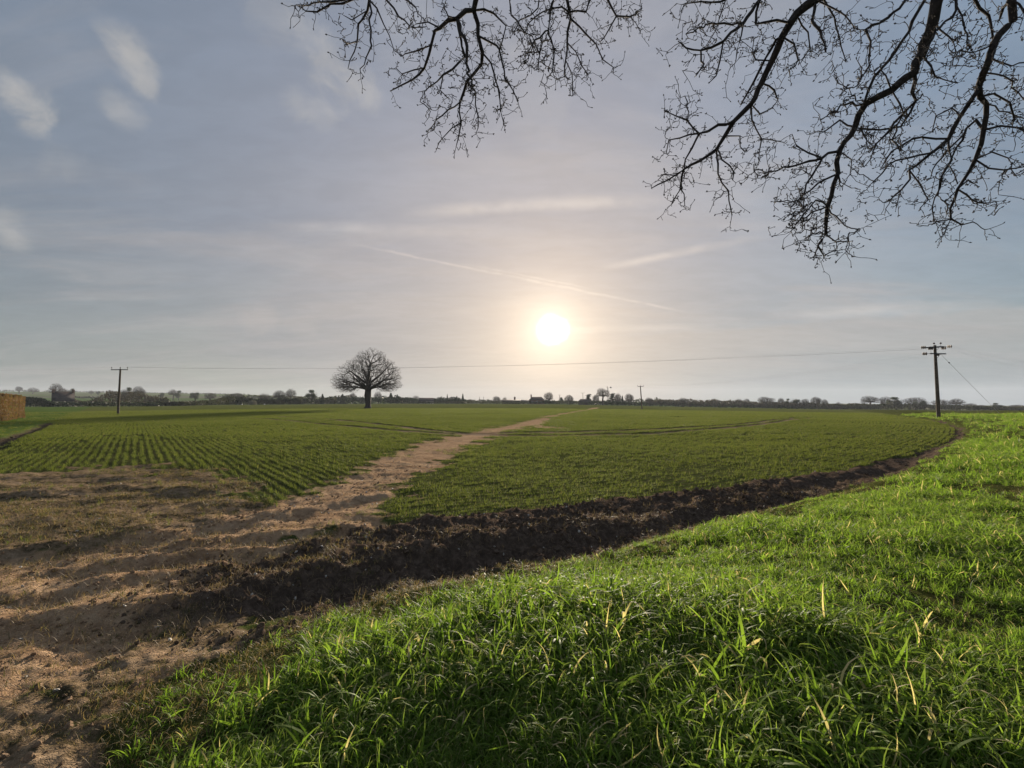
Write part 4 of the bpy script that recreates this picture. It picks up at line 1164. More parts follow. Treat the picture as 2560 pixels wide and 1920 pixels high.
    for own in sorted({k[0] for k in groups}):
        if own == 0:
            if (0, True) in groups: groups[(0, True)].obj('trunk', M_BARK, root, True)
            if (0, False) in groups and groups[(0, False)].n: tw = groups[(0, False)].obj('twigs', M_BARK, root); tw['kind'] = 'stuff'
            continue
        bo = groups[(own, True)].obj('bough', M_BARK, root, True)
        if (own, False) in groups and groups[(own, False)].n:
            tw = groups[(own, False)].obj('twigs', M_BARK, bo); tw['kind'] = 'stuff'
    r2 = T2.radii(.006, 2.3); mb = MB()
    for ch, jn in T2.chains(r2):
        P = np.array([T2.P[i] for i in ch]) - off0; rad = np.array([r2[i] for i in ch])
        if jn and len(ch) > 1: rad[0] = rad[1]
        if len(P) > 1: mb.tube(P, rad, 4, cap=False)
    o = mb.obj('upper_crown', M_BARK, root)
overhang()

# ------------------------------------------------------------------ distant trees, hedges, woods
def leaf_cloud(P, size, g, flat=0.0):
    """one small tilted triangle per point"""
    n = len(P)
    a = g.normal(size=(n, 3)); a /= np.linalg.norm(a, axis=1)[:, None]
    b = g.normal(size=(n, 3)); b -= (a * b).sum(1)[:, None] * a; b /= np.linalg.norm(b, axis=1)[:, None]
    s = size * g.uniform(.6, 1.4, n)[:, None]
    V = np.stack([P - a * s * .5 - b * s * .35, P + a * s * .5 - b * s * .35, P + b * s * .6], 1).reshape(-1, 3)
    return V, np.arange(n * 3).reshape(-1, 3)
def leafy(name, P, size, mat, g):
    V, F = leaf_cloud(P, size, g)
    return mesh_np(name, V, F, mat, False, dict(rnd=np.repeat(g.uniform(0, 1, len(P)), 3), tip=np.zeros(len(V))))

VAR = {}
def far_protos():
    # unit trees 10 m high; scaled per tree
    spec = dict(dome=(10, 11, 1300, 0.16), spread=(10, 13.5, 1300, 0.28), round=(10, 8.5, 1300, 0.20), tall=(10, 6.2, 1100, 0.22), low=(10, 15, 1300, 0.06))
    for kx, (nm, (h, w, n, cl)) in enumerate(spec.items()):
        for v in range(2):
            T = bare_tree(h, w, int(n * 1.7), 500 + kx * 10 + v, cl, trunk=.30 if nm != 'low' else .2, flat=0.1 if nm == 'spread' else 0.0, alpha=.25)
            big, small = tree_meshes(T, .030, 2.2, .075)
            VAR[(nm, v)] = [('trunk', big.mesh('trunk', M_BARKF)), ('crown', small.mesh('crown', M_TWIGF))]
    g = np.random.default_rng(321)
    for v in range(2):
        T = bare_tree(10, 8.5, 500, 560 + v, .18, trunk=.35); big, small = tree_meshes(T, .02, 2.0, .06)
        c = g.normal(size=(9, 3)) * np.array([2.0, 2.0, 1.6]) + np.array([0, 0, 6.2]); P = []
        for q in c: P.append(q + g.normal(size=(260, 3)) * np.array([.75, .75, .6]))
        P.append(np.stack([g.normal(0, .3, 350), g.normal(0, .3, 350), g.uniform(.4, 6, 350)], 1)); P = np.concatenate(P); P = P[(P[:, 2] < 10) & (P[:, 2] > .2)]
        m2 = MB(); m2.V = big.V + small.V; m2.Q = big.Q + [f + big.n for f in small.Q]; m2.T = big.T + [f + big.n for f in small.T]
        VAR[('ivy', v)] = [('trunk', m2.mesh('trunk', M_BARKF)), ('crown', leafy('crown', P, .42, M_IVY, g))]
        # dense twiggy bush to the ground
        v_ = g.normal(size=(2600, 3)); v_[:, 2] = np.abs(v_[:, 2]); v_ /= np.linalg.norm(v_, axis=1)[:, None]
        P = v_ * (g.uniform(.2, 1, (2600, 1)) ** .5) * np.array([6, 6, 9.6]) * (1 + .12 * np.sin(v_[:, :1] * 7 + v) * np.cos(v_[:, 1:2] * 6))
        VAR[('bush', v)] = [('crown', leafy('crown', P, .75, M_HEDGE, g))]
        # conical evergreen
        z = g.uniform(0, 1, 2200) ** 1.3; a = g.uniform(0, 6.283, 2200); rr_ = (1 - z) ** .8 * 2.6 * (.55 + .45 * np.abs(np.sin(z * 22))) * np.sqrt(g.uniform(.15, 1, 2200)) + .1
        P = np.stack([np.cos(a) * rr_, np.sin(a) * rr_, .6 + z * 9.4], 1)
        mb = MB(); mb.tube([(0, 0, -.3), (0, 0, 4), (0, 0, 9)], [.25, .18, .05], 5)
        VAR[('cone', v)] = [('trunk', mb.mesh('trunk', M_BARKF)), ('crown', leafy('crown', P, .55, M_CONIF, g))]
        # layered pine
        mb = MB(); mb.tube([(0, 0, -.3), (.2, 0, 4), (-.1, 0, 9)], [.35, .25, .1], 6); P = []
        for q in range(9):
            zc = 3.4 + q * .72; s = 1 if q % 2 else -1; ox = s * g.uniform(.5, 2.0) * (1 - q / 14); oy = g.normal(0, .8)
            mb.tube([(0, 0, zc - .5), (ox * .5, oy * .5, zc - .15), (ox, oy, zc)], [.10, .07, .04], 4)
            P.append(np.array([ox, oy, zc]) + g.normal(size=(230, 3)) * np.array([.95, .95, .26]))
        VAR[('pine', v)] = [('trunk', mb.mesh('trunk', M_BARKF)), ('crown', leafy('crown', np.concatenate(P), .42, M_CONIF, g))]
far_protos()

def zg(x, y): return float(height(np.array([float(x)]), np.array([float(y)]))[0])
def far_tree(px, top, base, wid, D, kind, v, label, group='bare trees along the skyline', name='bare_tree'):
    """px, top, base, wid describe the tree as it is seen; D is its distance"""
    p = at(px, base, D); X = p[0]
    z0 = zg(X, D)
    H = at(px, top, D)[2] - z0
    W = wid / F_PX * D
    nat = dict(dome=11, spread=13.5, round=8.5, tall=6.2, low=15, ivy=8.5, bush=12, cone=5.2, pine=5.2)[kind] * (1.0 if kind in ('ivy', 'bush', 'cone', 'pine') else 1.0)
    root = empty(name, (X, D, z0 - .1), random.uniform(0, 6.28))
    s = (W / nat, W / nat, H / 10.0)
    root.scale = s
    tag(root, label, 'tree' if kind != 'bush' else 'bush', group)
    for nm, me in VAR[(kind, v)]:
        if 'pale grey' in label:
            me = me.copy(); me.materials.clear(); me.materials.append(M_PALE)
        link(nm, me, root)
    return root

trees = [
 (48, 965, 978, 17, 900, 'round', 0, 'tiny hazy round tree on the far hill above the clipped brown hedge'),
 (82, 968, 981, 26, 850, 'low', 1, 'low domed tree clump on the far hill left of the cottage'),
 (140, 957, 1000, 30, 420, 'spread', 0, 'umbrella crowned bare tree rising behind the two-chimney cottage'),
 (160, 969, 1000, 20, 440, 'spread', 1, 'small pale tree just right of the umbrella crowned tree'),
 (178, 971, 985, 14, 700, 'ivy', 0, 'dark stubby ivy-clad tree on the hill right of the cottage'),
 (228, 975, 985, 14, 800, 'low', 0, 'faint low tree on the hill between cottage and left pole'),
 (245, 976, 986, 12, 760, 'ivy', 1, 'small dark tree on the hill a little left of the left pole'),
 (282, 974, 1008, 34, 380, 'dome', 1, 'broad hazy bare tree directly left of the left utility pole'),
 (312, 971, 1010, 32, 330, 'dome', 0, 'tall bare tree directly right of the left utility pole'),
 (326, 968, 1008, 20, 310, 'ivy', 0, 'dark ivy-clad tree in the tall clump right of the left pole'),
 (347, 964, 1006, 32, 340, 'round', 1, 'tallest pale tree of the clump right of the left pole'),
 (378, 988, 1012, 22, 240, 'dome', 1, 'short brownish tree in the hedge right of the tall clump'),
 (404, 979, 1000, 14, 500, 'ivy', 1, 'small dark round tree on the ridge, first right of the tall clump'),
 (412, 991, 1013, 25, 230, 'bush', 0, 'round grey bush by the gap in the left hedge'),
 (433, 972, 998, 24, 480, 'spread', 1, 'pale umbrella tree on the ridge beside a dark round one'),
 (446, 976, 1000, 14, 470, 'ivy', 0, 'dark round tree touching the pale umbrella tree'),
 (488, 976, 1002, 20, 380, 'ivy', 1, 'dense dark tree standing on the ridge midway between pole and field oak'),
 (525, 980, 1004, 32, 400, 'dome', 0, 'wide brown domed tree right of the dense dark tree'),
 (592, 979, 1010, 42, 320, 'dome', 1, 'broad low dome tree left of the pale roadside bush'),
 (660, 981, 1010, 30, 310, 'dome', 0, 'dark domed tree above the white car'),
 (697, 974, 1010, 38, 290, 'spread', 0, 'fan shaped bare tree with clear trunk left of the field oak'),
 (726, 970, 1009, 30, 300, 'spread', 1, 'tall umbrella bare tree behind the fan shaped one'),
 (781, 974, 1009, 30, 285, 'ivy', 0, 'ragged ivy-covered tree nearest the left of the field oak'),
 (806, 985, 1009, 16, 285, 'cone', 0, 'dark cone evergreen beside the ragged ivy-covered tree'),
 (745, 990, 1009, 26, 290, 'bush', 1, 'low rounded bush under the tall umbrella tree'),
 (856, 985, 1008, 20, 330, 'cone', 1, 'dark evergreen showing left of the field oak trunk'),
 (880, 980, 1008, 22, 360, 'round', 0, 'thin bare tree seen low behind the field oak crown'),
 (945, 978, 1008, 24, 360, 'round', 1, 'thin bare tree behind the field oak, right of its trunk'),
 (977, 982, 1008, 20, 330, 'cone', 0, 'pointed evergreen first right of the field oak'),
 (993, 986, 1008, 14, 330, 'cone', 1, 'smaller pointed evergreen second right of the field oak'),
 (1040, 988, 1005, 20, 450, 'spread', 0, 'faint round tree peeping above the low brown barn'),
 (1118, 986, 1006, 8, 380, 'cone', 1, 'slim evergreen tip above the middle of the conifer hedge'),
 (1142, 990, 1006, 12, 370, 'cone', 0, 'squat evergreen near the right end of the conifer hedge'),
 (1157, 984, 1007, 11, 370, 'cone', 1, 'tall ragged evergreen ending the conifer hedge'),
 (1176, 997, 1007, 20, 380, 'low', 1, 'low shrubby tree right of the conifer hedge'),
 (1242, 989, 1007, 24, 380, 'round', 0, 'round bare tree at the left end of the long low building'),
 (1262, 992, 1007, 13, 380, 'spread', 1, 'small bare tree behind the roof of the long low building'),
 (1372, 977, 1009, 28, 370, 'dome', 1, 'rounded bare tree right of the farmhouse under the sun'),
 (1403, 990, 1009, 14, 380, 'ivy', 1, 'small dark tree beside a thin distant pole'),
 (1424, 986, 1011, 25, 350, 'round', 1, 'vase shaped bare tree left of the dark barn'),
 (1472, 984, 1009, 13, 350, 'pine', 0, 'layered pine standing behind the dark barn'),
 (1490, 985, 1009, 20, 380, 'tall', 1, 'hazy bare tree behind the left of the tallest farm oak'),
 (1507, 968, 1012, 40, 330, 'spread', 1, 'tallest farm oak with open branches beside the wind pump'),
 (1530, 982, 1011, 15, 340, 'pine', 1, 'layered pine right of the wind pump'),
 (1544, 982, 1011, 20, 340, 'tall', 0, 'flat topped bare tree right of the second pine'),
 (1556, 989, 1011, 10, 340, 'cone', 0, 'dark cone evergreen between two bare trees'),
 (1574, 982, 1012, 27, 340, 'round', 0, 'dome headed bare tree last before the middle pole'),
 (1623, 992, 1014, 24, 330, 'dome', 0, 'domed dark tree just right of the middle pole'),
 (1706, 993, 1016, 22, 340, 'round', 1, 'tree rising slightly from the wood right of the middle pole'),
 (1786, 994, 1018, 24, 350, 'dome', 1, 'round topped tree in the middle of the long wood'),
 (1848, 996, 1019, 24, 350, 'spread', 0, 'flat bare crown above the long wood'),
 (1868, 995, 1020, 18, 380, 'round', 0, 'pale thin tree behind the flat bare crown'),
 (1915, 990, 1021, 46, 345, 'spread', 1, 'wide arching bare oak left of a group of five crowns'),
 (1953, 994, 1021, 20, 345, 'tall', 1, 'narrow crowned tree right of the wide arching oak'),
 (1968, 996, 1021, 14, 350, 'ivy', 0, 'tufty dark tree beside the narrow crowned tree'),
 (1988, 994, 1022, 28, 345, 'ivy', 1, 'dense black rounded tree in the group of crowns'),
 (2013, 995, 1022, 24, 345, 'dome', 0, 'mid sized domed tree right of the dense black one'),
 (2042, 990, 1023, 30, 345, 'round', 0, 'tallest tree in the group of crowns left of a low gap'),
 (2063, 997, 1023, 18, 350, 'round', 1, 'small tree sloping down to the low gap in the hedge'),
 (2096, 1004, 1022, 12, 360, 'spread', 0, 'tiny tree standing in the low gap'),
 (2176, 988, 1025, 50, 340, 'spread', 1, 'big umbrella bare oak right of the low gap'),
 (2214, 990, 1025, 28, 370, 'round', 1, 'pale tree behind the right side of the umbrella oak'),
 (2241, 992, 1025, 40, 340, 'ivy', 0, 'wide dark ivy-clad tree midway to the right pole'),
 (2287, 990, 1026, 50, 345, 'dome', 1, 'very broad bare crown left of the right pole'),
 (2311, 998, 1026, 26, 335, 'ivy', 1, 'dark tree overlapping the broad bare crown'),
 (2352, 996, 1027, 40, 345, 'dome', 0, 'brownish tree standing behind the right pole'),
 (2391, 995, 1027, 40, 340, 'spread', 0, 'umbrella bare tree first right of the right pole'),
 (2425, 1006, 1028, 32, 345, 'dome', 1, 'low domed tree second right of the right pole'),
 (2456, 1011, 1028, 24, 345, 'round', 0, 'low thin tree third right of the right pole'),
 (2488, 1007, 1029, 22, 340, 'ivy', 0, 'small black rounded tree near the right end of the skyline'),
 (2508, 1012, 1029, 18, 345, 'dome', 0, 'low tree beside the small black rounded one'),
 (2545, 1010, 1030, 42, 345, 'dome', 1, 'widest low tree at the right end of the skyline'),
 (632, 1000, 1012, 20, 245, 'bush', 0, 'pale grey round bush at the edge of the field near the white car'),
]
for t in trees:
    nm = {'cone': 'evergreen_tree', 'pine': 'pine_tree', 'bush': 'bush', 'ivy': 'ivy_clad_tree'}.get(t[5], 'bare_tree')
    if t[0] == 632: D_, = (t[4],)
    far_tree(*t, group={'cone': 'evergreens on the skyline', 'pine': 'pines by the farm', 'bush': 'bushes along the field edge', 'ivy': 'ivy-clad trees on the skyline'}.get(t[5], 'bare trees along the skyline'), name=nm)

def hedge(name, pts, D, width, mat, label, cat='hedge', size=.7, dens=9, twig=False, kind=None, seed=0, jag=.35):
    """pts: (px, top y) as seen; the hedge stands on the ground at distance D (number or list)"""
    g = np.random.default_rng(900 + seed)
    pts = np.array(pts, float); Ds = np.full(len(pts), D) if np.isscalar(D) else np.array(D, float)
    P = []
    X0 = np.array([at(p[0], 1010, d)[0] for p, d in zip(pts, Ds)])
    Zt = np.array([at(p[0], p[1], d)[2] for p, d in zip(pts, Ds)])
    L = np.hypot(np.diff(X0), np.diff(Ds)).sum()
    hmean = max(1.2, np.mean(Zt - np.array([zg(x, d) for x, d in zip(X0, Ds)])))
    n = int(min(22000, L * hmean * dens))
    t = g.uniform(0, len(pts) - 1, n)
    w = np.hypot(np.diff(X0), np.diff(Ds)); cw = np.concatenate([[0], np.cumsum(w)]); t = np.interp(g.uniform(0, cw[-1], n), cw, np.arange(len(pts)))
    x = np.interp(t, np.arange(len(pts)), X0); y = np.interp(t, np.arange(len(pts)), Ds); zt = np.interp(t, np.arange(len(pts)), Zt)
    zb = height(x, y)
    u = g.uniform(-1, 1, n)
    H = np.maximum(.8, zt - zb)
    lump = 1 + jag * (fbm(x * 1.0, y * 0 + seed * 7.3, .22, 3, seed) + .4 * fbm(x, y * 0 + 3.1, .9, 2, seed + 5)) 
    z = zb + H * lump * (1 - .35 * u * u) * g.uniform(0, 1, n) ** .55
    P = np.stack([x + g.normal(0, .3, n), y + u * width / 2, z], 1)
    c = P[:, :].mean(0); c[2] = zb.mean()
    me = leafy(name, P - c, size, mat, g)
    o = link(name, me, None, c)
    tag(o, label, cat, None, kind)
    return o
M_HTWIG = leaf_material('leafless_hedge', (0.055, 0.048, 0.042), (0.12, 0.10, 0.085), None, 0, 0.2, 0.7, 0.1)
hedge('hedge', [(52, 990), (62, 992), (80, 992), (95, 993), (110, 997), (128, 1004)], 186, 3, M_CONIF, 'tall dark evergreen hedge between the brown hedge and the cottage', size=.5, dens=60, seed=1, jag=.2)
hedge('hedge', [(112, 1007), (170, 1006), (230, 1005), (290, 1007), (340, 1006), (400, 1008)], 188, 2.5, M_IVY, 'low black-green hedge along the left edge of the field', size=.5, dens=40, seed=2)
hedge('hedge', [(166, 1001), (220, 999), (250, 990), (270, 984), (300, 983), (350, 984), (370, 990), (400, 994)], 225, 9, M_HTWIG, 'tangled grey scrub behind the low dark hedge', 'scrub', size=.7, dens=14, seed=3, jag=.5)
hedge('hedge', [(380, 1002), (450, 1003), (520, 1000), (560, 994), (600, 993), (680, 995), (760, 994), (840, 994)], [192, 200, 225, 245, 262, 280, 300, 310], 5, M_HEDGE, 'long field hedge between the low dark hedge and the field oak', size=.7, dens=26, seed=4)
hedge('hedge', [(815, 994), (835, 989), (870, 991), (905, 991), (950, 989), (990, 990), (1020, 994), (1044, 999)], 332, 14, M_CONIF, 'belt of dark evergreens behind the field oak', 'trees', size=1.0, dens=9, seed=5, jag=.35, kind='stuff')
hedge('hedge', [(1082, 996), (1090, 993), (1120, 993), (1150, 994), (1165, 999)], 352, 5, M_CONIF, 'clipped conifer hedge right of the low brown barn', size=.8, dens=14, seed=6, jag=.3)
hedge('hedge', [(1000, 1004), (1080, 1004), (1180, 1003), (1260, 1004), (1340, 1004), (1400, 1002), (1460, 1004)], 336, 3, M_HEDGE, 'thin low hedge along the far edge of the field below the farm', size=.7, dens=12, seed=7, jag=.4)
hedge('hedge', [(1360, 1001), (1400, 1001), (1435, 1002)], 352, 5, M_IVY, 'dark hedge between farmhouse and barn', size=.8, dens=14, seed=8, jag=.3)
hedge('hedge', [(1470, 1004), (1520, 1003), (1580, 1005), (1640, 1006)], 334, 4, M_IVY, 'dark hedge in front of the farm oak and pines', size=.8, dens=16, seed=9, jag=.25)
hedge('woodland', [(1618, 1000), (1650, 998), (1690, 999), (1740, 998), (1790, 1000), (1850, 1002), (1900, 1004), (1960, 1006), (2040, 1007), (2080, 1009)], 342, 22, M_HTWIG, 'long low leafless wood behind the right half of the field', 'wood', size=1.0, dens=9, seed=10, kind='stuff', jag=.22)
hedge('hedge', [(1640, 1005), (1720, 1007), (1820, 1011), (1920, 1013), (2020, 1014), (2120, 1015), (2200, 1015)], 336, 3, M_IVY, 'dark hedge along the foot of the long wood', size=.8, dens=14, seed=11, jag=.3)
hedge('hedge', [(2080, 1010), (2150, 1009), (2220, 1009), (2300, 1009), (2380, 1013), (2450, 1016), (2580, 1018)], 338, 6, M_HEDGE, 'scrubby hedge under the trees around the right pole', size=.9, dens=12, seed=12, jag=.35)
hedge('woodland', [(-40, 974), (40, 975), (110, 977), (180, 978), (260, 979), (340, 983), (420, 984), (520, 986), (620, 987)], 1250, 40, M_HEDGE, 'hazy wooded ridge on the far left skyline', 'wood', size=4, dens=.5, seed=13, kind='stuff', jag=.15)
hedge('hedge', [(560, 986), (660, 989), (760, 991), (850, 993), (1000, 996), (1180, 999), (1260, 1001)], 620, 20, M_HEDGE, 'distant tree line low behind the field oak', 'trees', size=2, dens=1.6, seed=14, kind='stuff', jag=.3)
hedge('hedge', [(1420, 1002), (1500, 1000), (1600, 998), (1650, 997)], 640, 20, M_HEDGE, 'faint distant tree line behind the farm oak', 'trees', size=2, dens=1.6, seed=15, kind='stuff', jag=.3)
hedge('hedge', [(150, 989), (230, 992), (300, 993)], 560, 6, M_HEDGE, 'thin hedge across the far green slope', size=1.6, dens=3, seed=16, jag=.3)

# clipped beech hedge with tan leaves, near left
def beech_hedge():
    g = np.random.default_rng(44)
    e1 = np.array([-59.8, 55.5]); e0 = np.array([-34.5, 27.0]); L = np.linalg.norm(e1 - e0); dv = (e1 - e0) / L; nv = np.array([-dv[1], dv[0]])
    Wd, H = 1.6, 2.45
    n = 60000
    t = g.uniform(0, L, n); u = g.uniform(-1, 1, n); v = g.uniform(0, 1, n)
    face = g.integers(0, 6, n)
    u = np.where(face < 2, -1 + .16 * g.uniform(0, 1, n), np.where(face < 4, u, np.where(face == 4, 1 - .1 * g.uniform(0, 1, n), u)))
    v = np.where((face >= 2) & (face < 4), 1 - .07 * g.uniform(0, 1, n), v)
    t = np.where(face == 5, L - .3 * g.uniform(0, 1, n), t)
    bump = .07 * np.sin(t * 1.7) + .05 * np.sin(t * 4.1 + 1) + .16 * fbm(t, v * 3, .9, 3, 181)
    x = e0[0] + dv[0] * t + nv[0] * u * -Wd / 2 * (1 + bump); y = e0[1] + dv[1] * t + nv[1] * u * -Wd / 2 * (1 + bump)
    zb = height(x, y)
    z = zb + .1 + v * (H - .1) * (1 + bump * .8) + np.abs(g.normal(0, .05, n))
    root = empty('clipped_hedge', (e0[0], e0[1], float(zb.mean()))); tag(root, 'square clipped beech hedge holding tan leaves at the left edge', 'hedge')
    o0 = np.array([e0[0], e0[1], float(zb.mean())])
    link('leaves', leafy('leaves', np.stack([x, y, z], 1) - o0, .12, M_BEECH, g), root)
    for k in range(26):
        mb = MB(); q = e0 + dv * (L * (k + .5) / 26); zz = zg(*q)
        mb.tube([np.array([q[0], q[1], zz - .1]) - o0, np.array([q[0] + .1, q[1], zz + 1.0]) - o0, np.array([q[0], q[1] + .1, zz + 2.1]) - o0], [.06, .05, .02], 5)
        mb.obj('stem', M_BARK, root)
beech_hedge()

# ------------------------------------------------------------------ utility poles
def insulator_sheds(mb, c, ax, n=4, r=.075, L=.36):
    prof = [(.02, 0)]
    for i in range(n):
        h = L * (i + .2) / n; prof += [(.03, h), (r, h + .015), (r * .95, h + .03), (.03, h + L * .5 / n)]
    prof.append((.02, L)); mb.lathe(c, prof, 10, ax)

WIRES = {}
def right_pole():
    X, Y = G(2347, 1050); z0 = zg(X, Y)
    root = empty('utility_pole', (X, Y, z0)); tag(root, 'tall leaning utility pole with two crossarms beside the ploughed edge', 'utility pole', 'utility poles crossing the field')
    top = at(2337, 863, Y) - np.array([X, Y, z0])
    lean = top / top[2]
    mb = MB(); mb.tube([lean * -.6, lean * top[2] * .5, top], [.19, .165, .125], 14); mb.obj('pole_shaft', M_POLE, root, True)
    s = Y / F_PX                                       # metres per pixel there
    d1 = np.array([.88, .30, .06]); d1 /= np.linalg.norm(d1); c1 = top + np.array([0, -.2, -.22])
    mb = MB(); L1 = 1.55
    ex = d1; ez = np.array([0, 0, 1.]); ey = np.cross(ez, ex); ey /= np.linalg.norm(ey); ez = np.cross(ex, ey); Mx = np.stack([ex, ey, ez], 1)
    mb.box(c1, (2 * L1 * .78, .11, .13), M=Mx); mb.box(c1 + ey * .46, (2 * L1 * .78, .11, .13), M=Mx)
    mb.obj('crossarm', M_IRON, root)
    d2 = np.array([.93, .2, 0.01]); d2 /= np.linalg.norm(d2); c2 = lean * (top[2] - .98) + np.array([.1, -.22, 0]); ey2 = np.cross([0, 0, 1.], d2); M2 = np.stack([d2, ey2, [0, 0, 1.]], 1)
    mb = MB(); mb.box(c2, (2.2, .10, .12), M=M2); mb.obj('crossarm', M_IRON, root)
    # braces
    for (a, b) in [(c1 + d1 * .55, lean * (top[2] - .62)), (c1 - d1 * .5, lean * (top[2] - .60)), (c2 + d2 * .45, lean * (top[2] - 1.5))]:
        mb = MB(); mb.tube([a, b + np.array([0, -.14, 0])], .018, 5); mb.obj('brace', M_IRON, root)
    # strain insulators lying along the wires (left and right) and hanging ones
    left_dir = np.array([-1, .28, 0.0]); left_dir /= np.linalg.norm(left_dir)
    ends = {}
    for nm, c, dr in [('a', c1 - d1 * 1.22, left_dir), ('b', c1 - d1 * .45 + np.array([0, 0, -.16]), left_dir), ('c', c1 + d1 * .62 + np.array([0, 0, -.16]), -left_dir), ('d', c1 + d1 * 1.18, np.array([.95, -.3, 0])),
                      ('e', c2 - d2 * 1.02, left_dir), ('f', c2 + d2 * .3 + np.array([0, 0, -.1]), left_dir)]:
        dr = dr / np.linalg.norm(dr)
        lk = .36 if nm in 'ade' else .12; mb = MB(); mb.tube([c, c + dr * (lk + .03)], .022, 5); insulator_sheds(mb, c + dr * lk, dr, 3, .17, .44); mb.obj('insulator', M_PORC, root, True)
        ends[nm] = c + dr * (lk + .44) + np.array([X, Y, z0])
    for c in (c1 - d1 * .42, c1 + d1 * .74):
        mb = MB(); mb.tube([c, c + np.array([0, 0, .34])], .014, 5); mb.lathe(c + np.array([0, 0, .32]), [(.02, 0), (.10, .02), (.11, .06), (.07, .10), (.09, .13), (.03, .17), (.005, .18)], 10)
        mb.obj('pin_insulator', M_PORC, root, True)
    WIRES['right'] = ends; WIRES['right_c2'] = c2 + np.array([X, Y, z0]); WIRES['root'] = np.array([X, Y, z0])
    # jumper loops
    mb = MB(); a = c1 - d1 * 1.0; b = c2 - d2 * .9
    t = np.linspace(0, 1, 9)[:, None]; mb.tube(a * (1 - t) + b * t + np.array([[0, -.1, 0]]) + np.sin(t * math.pi) * np.array([-.2, 0, -.05]), .01, 4); mb.obj('jumper_wire', M_WIRE, root)
    return root
right_pole()

def simple_pole(px_b, py_b, px_t, py_t, arm_px, label, D=None, r=.15, arm_tilt=0.0, group='utility poles crossing the field', pins=True):
    if D is None: X, Y = G(px_b, py_b)
    else: X, Y = at(px_b, py_b, D)[:2]
    z0 = zg(X, Y)
    root = empty('utility_pole', (X, Y, z0)); tag(root, label, 'utility pole', group)
    top = at(px_t, py_t, Y) - np.array([X, Y, z0])
    mb = MB(); mb.tube([top * -.06, top * .5, top], [r * 1.15, r, r * .8], 10); mb.obj('pole_shaft', M_POLE, root, True)
    L = arm_px / F_PX * Y
    mb = MB(); c = top + np.array([0, -.15, -.16]); mb.box(c, (L, .12, .13)); mb.obj('crossarm', M_IRON, root)
    e = []
    if pins:
        for q in (-.47, .04, .47):
            p = c + np.array([L * q, 0, .07]); mb = MB(); mb.tube([p, p + np.array([0, 0, .18])], .02, 5)
            mb.lathe(p + np.array([0, 0, .16]), [(.03, 0), (.075, .02), (.08, .08), (.05, .12), (.07, .16), (.03, .21), (.005, .22)], 8); mb.obj('pin_insulator', M_PORC, root, True)
            e.append(p + np.array([X, Y, z0 + .38]))
    return root, e
_, eL = simple_pole(295, 1035, 301, 922, 42, 'slender utility pole with one crossarm standing in the left of the field')
_, eM = simple_pole(1605, 1023, 1601, 965, 15, 'short-looking utility pole in the field behind the right wheel tracks', r=.17)
_, eN = simple_pole(1458, 1009, 1457, 982, 10, 'faint thin T-shaped pole rising behind the dark barn', D=372, r=.2)
_, eO = simple_pole(1399, 1008, 1399, 987, 7, 'tiny T-shaped pole beside the small dark tree', D=378, r=.18, pins=False)
_, eP = simple_pole(1199, 1007, 1199, 992, 2, 'tiny bare post left of its twin on the pale skyline gap', D=390, r=.16, pins=False, group='small posts in the skyline gap')
_, eQ = simple_pole(1209, 1007, 1209, 992, 2, 'tiny bare post right of its twin on the pale skyline gap', D=390, r=.16, pins=False, group='small posts in the skyline gap')

def wire(a, b, sag, label, r=.0055, n=24, name='power_line'):
    t = np.linspace(0, 1, n)[:, None]
    P = a * (1 - t) + b * t - np.array([0, 0, 1.0]) * (4 * sag * t * (1 - t))
    mb = MB(); o = P.mean(0); mb.tube(P - o, r, 4, cap=False)
    q = mb.obj(name, M_WIRE, None, False, o); tag(q, label, 'wire', 'overhead wires')
    return q
rw = WIRES['right']
wire(rw['a'], eL[0], 1.1, 'upper overhead wire from the right pole to the left tip of the left pole')
wire(rw['b'], eL[1], 1.05, 'overhead wire from the right pole to the middle pin of the left pole')
wire(rw['c'] , eL[2], 1.0, 'overhead wire from the right pole to the right tip of the left pole')
wire(rw['e'], eM[0], 1.3, 'lower wire from the right pole to the left tip of the middle pole')
wire(rw['f'], eM[2], 1.3, 'lower wire from the right pole to the right tip of the middle pole')
wire(rw['d'], at(2760, 905, 60), 1.0, 'wire leaving the right pole towards the right edge, upper one')
wire(rw['c'] + np.array([.3, 0, 0]), at(2760, 925, 58), 1.0, 'wire leaving the right pole towards the right edge, lower one')
wire(eL[0], at(-200, 915, 90), .6, 'wire running on from the left pole out of the left edge', r=.01)
wire(eM[0], eN[1], 2.0, 'far wire from the middle pole to the faint pole behind the barn', r=.013)
# stay wire of the right pole, with its insulator
def stay():
    a = WIRES['right_c2'] + np.array([.35, 0, -.1]); gx, gy = WIRES['root'][0] + 7.6, WIRES['root'][1] + .5
    b = np.array([gx, gy, zg(gx, gy)])
    root = empty('stay_wire', b); tag(root, 'slanting stay wire anchoring the right pole to the grass bank', 'wire')
    mb = MB(); mb.tube([a - b, np.zeros(3)], .014, 5, cap=False); mb.obj('cable', M_WIRE, root)
    c = a + (b - a) * .13; d = (b - a) / np.linalg.norm(b - a)
    mb = MB(); mb.lathe(c - b, [(.015, -.1), (.05, -.07), (.06, 0), (.05, .07), (.015, .1)], 8, d); mb.obj('insulator', M_PORC, root, True)
stay()

